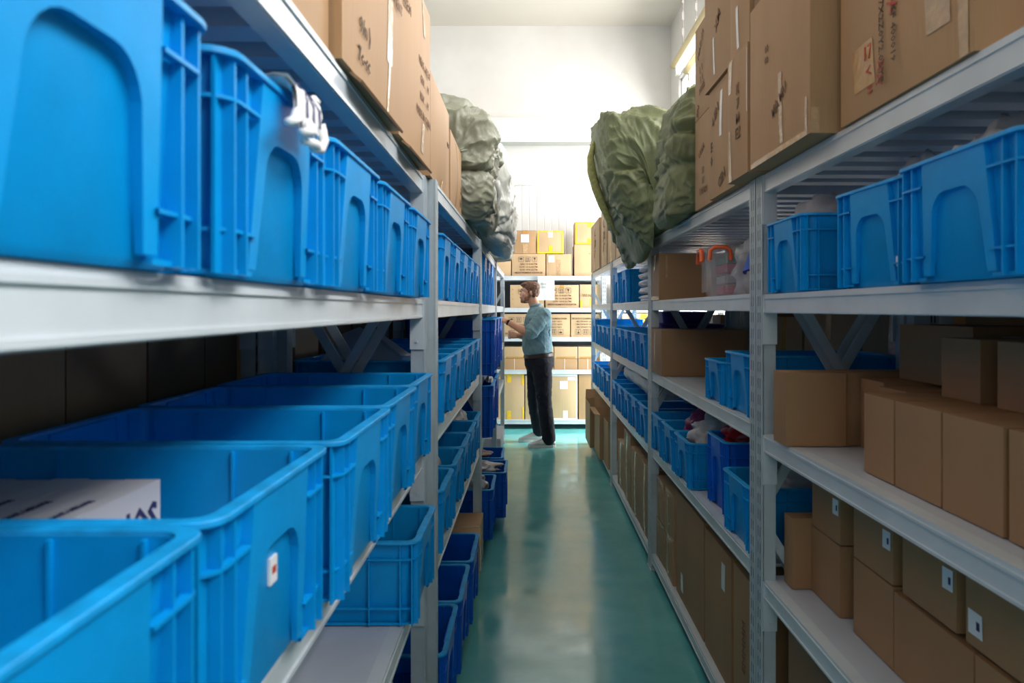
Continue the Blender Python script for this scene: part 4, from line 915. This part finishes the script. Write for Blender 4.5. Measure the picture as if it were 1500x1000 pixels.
# ---------------------------------------------------------------- the man (world axes: he faces -x, his left side is towards the camera)
man = thing('person', 'man in a pale teal rolled-sleeve shirt and dark trousers reaching into the left rack', 'person', (.12, 8.22, 0))
OFF = Vector((-.12, -8.22, 0))
def remeshed(name, mb, mats, vox, parent=man, smooth=1, disp=None):
    me = mb.mesh(name, mats); o = link(name, me, parent)
    me.transform(Matrix.Translation(OFF))
    rm = o.modifiers.new('r', 'REMESH'); rm.mode = 'VOXEL'; rm.voxel_size = vox; rm.use_smooth_shade = True
    if smooth:
        sm = o.modifiers.new('s', 'SMOOTH'); sm.iterations = smooth; sm.factor = .5
    dg = bpy.context.evaluated_depsgraph_get(); m2 = bpy.data.meshes.new_from_object(o.evaluated_get(dg)); o.modifiers.clear(); o.data = m2; m2.name = name
    if disp:
        for v in m2.vertices: v.co += v.normal*disp(v.co)
    m2.polygons.foreach_set('use_smooth', [True]*len(m2.polygons)); return o
def limb(mb, pts, rs, n=16):
    # capsule-jointed tapered chain; rs entries are radius or (r, r2)
    mb.tube(pts, rs, n)
    for p, r_ in zip(pts, rs): mb.ell(p, (r_, r_, r_), 14, 8)
# --- body: head, neck, arms, hands, ankles as one surface
HX, HY, HZ = .005, 8.20, 1.69
b = MB()
def E(c, r, ry=0, rx=0, rz=0):
    rot = Matrix.Rotation(ry, 4, 'Y') @ Matrix.Rotation(rx, 4, 'X') @ Matrix.Rotation(rz, 4, 'Z')
    b.ell(c, r, 20, 14, 0, rot)
E((HX+.012, HY, HZ+.02), (.096, .074, .092))                    # cranium
E((HX-.035, HY, HZ-.035), (.060, .060, .080), R(8))             # face
E((HX-.040, HY, HZ-.088), (.045, .045, .034), R(14))            # jaw
E((HX-.078, HY, HZ-.102), (.020, .022, .018))                   # chin
E((HX-.078, HY, HZ+.028), (.018, .050, .014))                   # brow
b.loops([[(HX-.088, HY-.008, HZ+.015), (HX-.088, HY+.008, HZ+.015), (HX-.07, HY+.012, HZ+.015), (HX-.07, HY-.012, HZ+.015)],
         [(HX-.112, HY-.013, HZ-.028), (HX-.112, HY+.013, HZ-.028), (HX-.075, HY+.018, HZ-.030), (HX-.075, HY-.018, HZ-.030)],
         [(HX-.102, HY-.010, HZ-.038), (HX-.102, HY+.010, HZ-.038), (HX-.07, HY+.014, HZ-.040), (HX-.07, HY-.014, HZ-.040)]], (True, True))   # nose
E((HX-.092, HY, HZ-.058), (.013, .022, .008)); E((HX-.090, HY, HZ-.072), (.012, .020, .008))    # lips
for s_ in (-1, 1):
    E((HX-.060, HY+s_*.040, HZ-.025), (.026, .020, .026))       # cheeks
    E((HX+.018, HY+s_*.074, HZ-.012), (.017, .008, .030), R(-12))   # ears
    E((HX+.012, HY+s_*.078, HZ-.005), (.012, .005, .018))
limb(b, [(HX+.03, HY, HZ-.07), (HX+.065, HY, HZ-.17), (HX+.09, HY, HZ-.24)], [.058, .060, .075])    # neck
# left (near) arm
sh = Vector((.145, 8.04, 1.435)); el = Vector((.005, 7.93, 1.235)); wr = Vector((-.235, 7.98, 1.365))
limb(b, [sh, sh.lerp(el, .5), el, el.lerp(wr, .25), el.lerp(wr, .6), wr], [.055, .052, .047, .047, .037, .029])
def hand(wr, d, up, side, curls, scale=1.0, thumb=1):
    d = Vector(d).normalized(); up = Vector(up); s = d.cross(up).normalized(); up = s.cross(d).normalized()   # up = back of the hand, s = across
    pc = wr+d*.045*scale
    for k in range(4):
        w_ = (k-1.5)*.0185*scale
        b.tube([wr+s*w_*.6, wr+d*.05*scale+s*w_, wr+d*.085*scale+s*w_], [.015*scale, .0155*scale, .012*scale], 10); b.ell(wr+d*.085*scale+s*w_, (.0115*scale,)*3, 10, 6)
    for k in range(4):
        w_ = (k-1.5)*.0205*scale; ln = (.068, .080, .075, .058)[k]*scale; p = wr+d*.086*scale+s*w_; a = 0; pts = [p]; dd = d.copy()
        for q, fr in enumerate((.45, .32, .23)):
            a += R(curls[k])*(1, 1.1, .7)[q]; dd = d*math.cos(a)-up*math.sin(a); p = p+dd*ln*fr; pts.append(p)
        rs = [.0095*scale, .009*scale, .008*scale, .0068*scale]; b.tube(pts, rs, 10)
        for p_, r_ in zip(pts, rs): b.ell(p_, (r_,)*3, 10, 6)
    t0 = wr+d*.022*scale+s*(-.026*scale)*thumb; pts = [t0, t0+d*.026*scale-s*.020*scale*thumb-up*.008, t0+d*.055*scale-s*.026*scale*thumb-up*.020, t0+d*.075*scale-s*.020*scale*thumb-up*.028]
    rs = [.014*scale, .0125*scale, .0105*scale, .0085*scale]; b.tube(pts, rs, 10)
    for p_, r_ in zip(pts, rs): b.ell(p_, (r_,)*3, 10, 6)
hand(wr+(wr-el).normalized()*.01, (wr-el)+Vector((0, .02, -.02)), (0, -.35, 1), 0, (30, 32, 36, 40), 1.0, 1)
# right (far) arm
sh2 = Vector((.10, 8.40, 1.43)); el2 = Vector((.10, 8.47, 1.16)); wr2 = Vector((-.125, 8.36, 1.20))
limb(b, [sh2, sh2.lerp(el2, .5), el2, el2.lerp(wr2, .25), el2.lerp(wr2, .65), wr2], [.055, .052, .046, .045, .036, .029])
hand(wr2+(wr2-el2).normalized()*.01, (wr2-el2), (.0, -.9, .35), 0, (72, 76, 78, 80), 1.0, -1)
# trunk core and ankles inside the clothes so the body is one piece
limb(b, [(.09, 8.22, 1.45), (.10, 8.22, 1.25), (.10, 8.22, 1.0)], [.09, .10, .11])
limb(b, [sh, (.09, 8.22, 1.45), sh2], [.05, .07, .05])
limb(b, [(.10, 8.22, 1.0), (.13, 8.10, .93), (.165, 8.06, .52), (.215, 8.03, .10)], [.10, .08, .055, .04])
limb(b, [(.10, 8.22, 1.0), (.09, 8.32, .93), (.07, 8.36, .52), (.105, 8.40, .12)], [.10, .08, .055, .04])
body = remeshed('body', b, 'skin', .0055, smooth=2)
# face details
def piece(name, mb, m, smooth=180, lab=None):
    me = mb.mesh(name, m, smooth); me.transform(Matrix.Translation(OFF)); o = link(name, me, man)
    if lab: o['label'] = lab
    return o
for s_ in (-1, 1):
    piece('eye', MB().ell((HX-.0745, HY+s_*.030, HZ+.005), (.010, .011, .005), 12, 8), 'paper')
    piece('iris', MB().ell((HX-.0815, HY+s_*.030, HZ+.004), (.0035, .005, .0045), 10, 6), 'black')
    piece('eyebrow', MB().tube([(HX-.094, HY+s_*.012, HZ+.027), (HX-.092, HY+s_*.034, HZ+.033), (HX-.076, HY+s_*.052, HZ+.028)], [.003, .004, .002], 8), 'hair')
piece('lips', MB().ell((HX-.1015, HY, HZ-.066), (.006, .019, .007), 12, 8), 'lip')
# hair and beard
b = MB()
E2 = lambda c, r, ry=0: b.ell(c, r, 20, 14, 0, Matrix.Rotation(ry, 4, 'Y'))
E2((HX+.022, HY, HZ+.048), (.098, .081, .078), R(-8)); E2((HX-.045, HY, HZ+.088), (.055, .062, .026), R(-12)); E2((HX-.072, HY+.006, HZ+.083), (.028, .045, .018), R(-25)); E2((HX+.075, HY, HZ+.005), (.040, .064, .062), R(5)); E2((HX+.0, HY, HZ+.10), (.07, .055, .024))
for s_ in (-1, 1): E2((HX+.0, HY+s_*.066, HZ+.02), (.022, .012, .04), R(5)); E2((HX+.05, HY+s_*.062, HZ-.01), (.03, .02, .05))
remeshed('hair', b, 'hair', .006, disp=lambda p: .0035*noise.noise(p*70)+.003*noise.noise(Vector((p.x*40, p.y*120, p.z*40))))
b = MB()
E2((HX-.062, HY, HZ-.097), (.040, .043, .024), R(16)); E2((HX-.080, HY, HZ-.106), (.021, .025, .014))
for s_ in (-1, 1): E2((HX-.030, HY+s_*.050, HZ-.068), (.030, .013, .030), R(35)); E2((HX-.004, HY+s_*.063, HZ-.03), (.013, .009, .032))
remeshed('beard', b, 'beard', .005, disp=lambda p: .0015*noise.noise(p*150))
piece('moustache', MB().tube([(HX-.098, HY-.022, HZ-.060), (HX-.106, HY, HZ-.052), (HX-.098, HY+.022, HZ-.060)], [.003, .005, .003], 8), 'beard')
# --- shirt
def ringloop(cx, cy_, z, rx, ry, n=28, p=2.3, tilt=0):
    out = []
    for i in range(n):
        a = 2*math.pi*i/n; c_, s_ = math.cos(a), math.sin(a)
        x = rx*math.copysign(abs(c_)**(2/p), c_); y = ry*math.copysign(abs(s_)**(2/p), s_)
        out.append((cx+x, cy_+y, z+x*tilt))
    return out
b = MB()
b.loops([ringloop(.100, 8.22, 1.012, .150, .185, tilt=.10), ringloop(.095, 8.22, 1.06, .163, .192, tilt=.1), ringloop(.09, 8.22, 1.14, .160, .19), ringloop(.092, 8.22, 1.26, .152, .195), ringloop(.10, 8.22, 1.36, .148, .205), ringloop(.105, 8.22, 1.43, .135, .205), ringloop(.10, 8.215, 1.48, .105, .15), ringloop(.085, 8.21, 1.515, .07, .085), ringloop(.075, 8.205, 1.53, .06, .065)], (True, True))
limb(b, [(.13, 8.08, 1.44), sh+Vector((.01, -.01, 0)), sh.lerp(el, .5)+Vector((.012, -.008, .0)), el+(sh-el)*.12], [.085, .082, .078, .074])
b.tube([el+(sh-el)*.24, el+(sh-el)*.07], [.078, .080], 20)       # rolled cuff
limb(b, [(.09, 8.36, 1.43), sh2+Vector((0, .01, 0)), sh2.lerp(el2, .55), el2, el2.lerp(wr2, .35)], [.085, .08, .07, .064, .056])
b.tube([el2.lerp(wr2, .30), el2.lerp(wr2, .48)], [.060, .056], 20)
def fold(p):
    q = Vector((p.x*9, p.y*9, p.z*5)); f = 1-abs(noise.noise(q))*2; g_ = 1-abs(noise.noise(Vector((p.x*18+p.z*14, p.y*10, p.z*10))))*2
    return .008*f+.006*g_
shirt = remeshed('shirt', b, 'shirt', .008, smooth=2, disp=fold)
b = MB()  # collar
pts = []
for i in range(15):
    a = R(-150+300*i/14); pts.append((.070+.066*math.cos(a), 8.205+.066*math.sin(a), 1.545+.012*math.cos(a)))
b.tube(pts, [.006]+[.014]*13+[.006], 8)
piece('collar', b, 'shirt')
# trousers
b = MB()
b.loops([ringloop(.105, 8.22, 1.035, .145, .175, tilt=.06), ringloop(.11, 8.22, .97, .158, .185), ringloop(.115, 8.22, .88, .160, .19), ringloop(.115, 8.22, .82, .13, .17)], (True, True))
limb(b, [(.135, 8.115, .90), (.150, 8.09, .72), (.165, 8.07, .52), (.185, 8.05, .34), (.205, 8.03, .18), (.215, 8.03, .095)], [.115, .098, .078, .075, .072, .072], 20)
limb(b, [(.085, 8.31, .90), (.070, 8.34, .72), (.060, 8.36, .52), (.075, 8.38, .34), (.10, 8.40, .20), (.115, 8.40, .12)], [.112, .092, .076, .072, .068, .066], 20)
tr = remeshed('trousers', b, 'trouser', .009, smooth=1, disp=lambda p: .005*(1-abs(noise.noise(Vector((p.x*10, p.y*10, p.z*13))))*2)+.004*(1-abs(noise.noise(Vector((p.x*20, p.y*20, p.z*26)))*2)))
b = MB(); rl = lambda z, e: ringloop(.105, 8.22, z, .157+e, .187+e, tilt=.08, n=36)
b.loops([rl(.972, .004), rl(.974, .009), rl(1.006, .009), rl(1.008, .004), rl(1.006, -.02), rl(.974, -.02), rl(.972, .004)])
piece('belt', b, 'belt', 40)
# shoes
def shoe(cx, cy_, rz):
    L_ = .295
    b = MB()
    secs = []
    for (x, w_, h) in ((.135, .030, .062), (.12, .038, .092), (.06, .042, .112), (.0, .043, .098), (-.05, .047, .075), (-.10, .048, .058), (-.14, .040, .046), (-.158, .022, .034)):
        l = []
        for i in range(20):
            a = 2*math.pi*i/20; y = w_*math.copysign(abs(math.cos(a))**.8, math.cos(a)); z = .018+(h-.018)*(.5+.5*math.sin(a))
            l.append((x, y, z))
        secs.append(l)
    b.loops(secs, (True, True))
    mx = Matrix.Translation((cx, cy_, 0)) @ Matrix.Rotation(rz, 4, 'Z')
    me = b.mesh('shoe', 'shoe', 60); me.transform(mx); me.transform(Matrix.Translation(OFF)); o = link('shoe', me, man)
    sb = MB(); out = [(.142, .0), (.136, .026), (.11, .040), (.05, .044), (0, .043), (-.06, .050), (-.11, .051), (-.145, .040), (-.164, .016)]
    out2 = out+[(p[0], -p[1]) for p in reversed(out[1:])]
    sb.prism(out2, .001, .026, 'z'); me = sb.mesh('sole', 'sole'); me.transform(mx); me.transform(Matrix.Translation(OFF)); link('sole', me, o)
    lb = MB()
    for k in range(4): x = -.02-.022*k; z = .098-.012*k+.004; lb.tube([(x, -.022, z-.006), (x-.006, 0, z+.002), (x, .022, z-.006)], .003, 6)
    me = lb.mesh('laces', 'paper'); me.transform(mx); me.transform(Matrix.Translation(OFF)); link('laces', me, o)
shoe(.150, 8.03, R(4)); shoe(.040, 8.40, R(12))
# watch strap
d = (wr-el).normalized(); b = MB().tube([wr-d*.022, wr-d*.002], [.034, .032], 18); b.box(-.014, .014, -.014, .014, 0, .008, 0, Matrix.Translation(wr-d*.012+Vector((0, -.03, .015))))
piece('watch', b, 'black', 40)
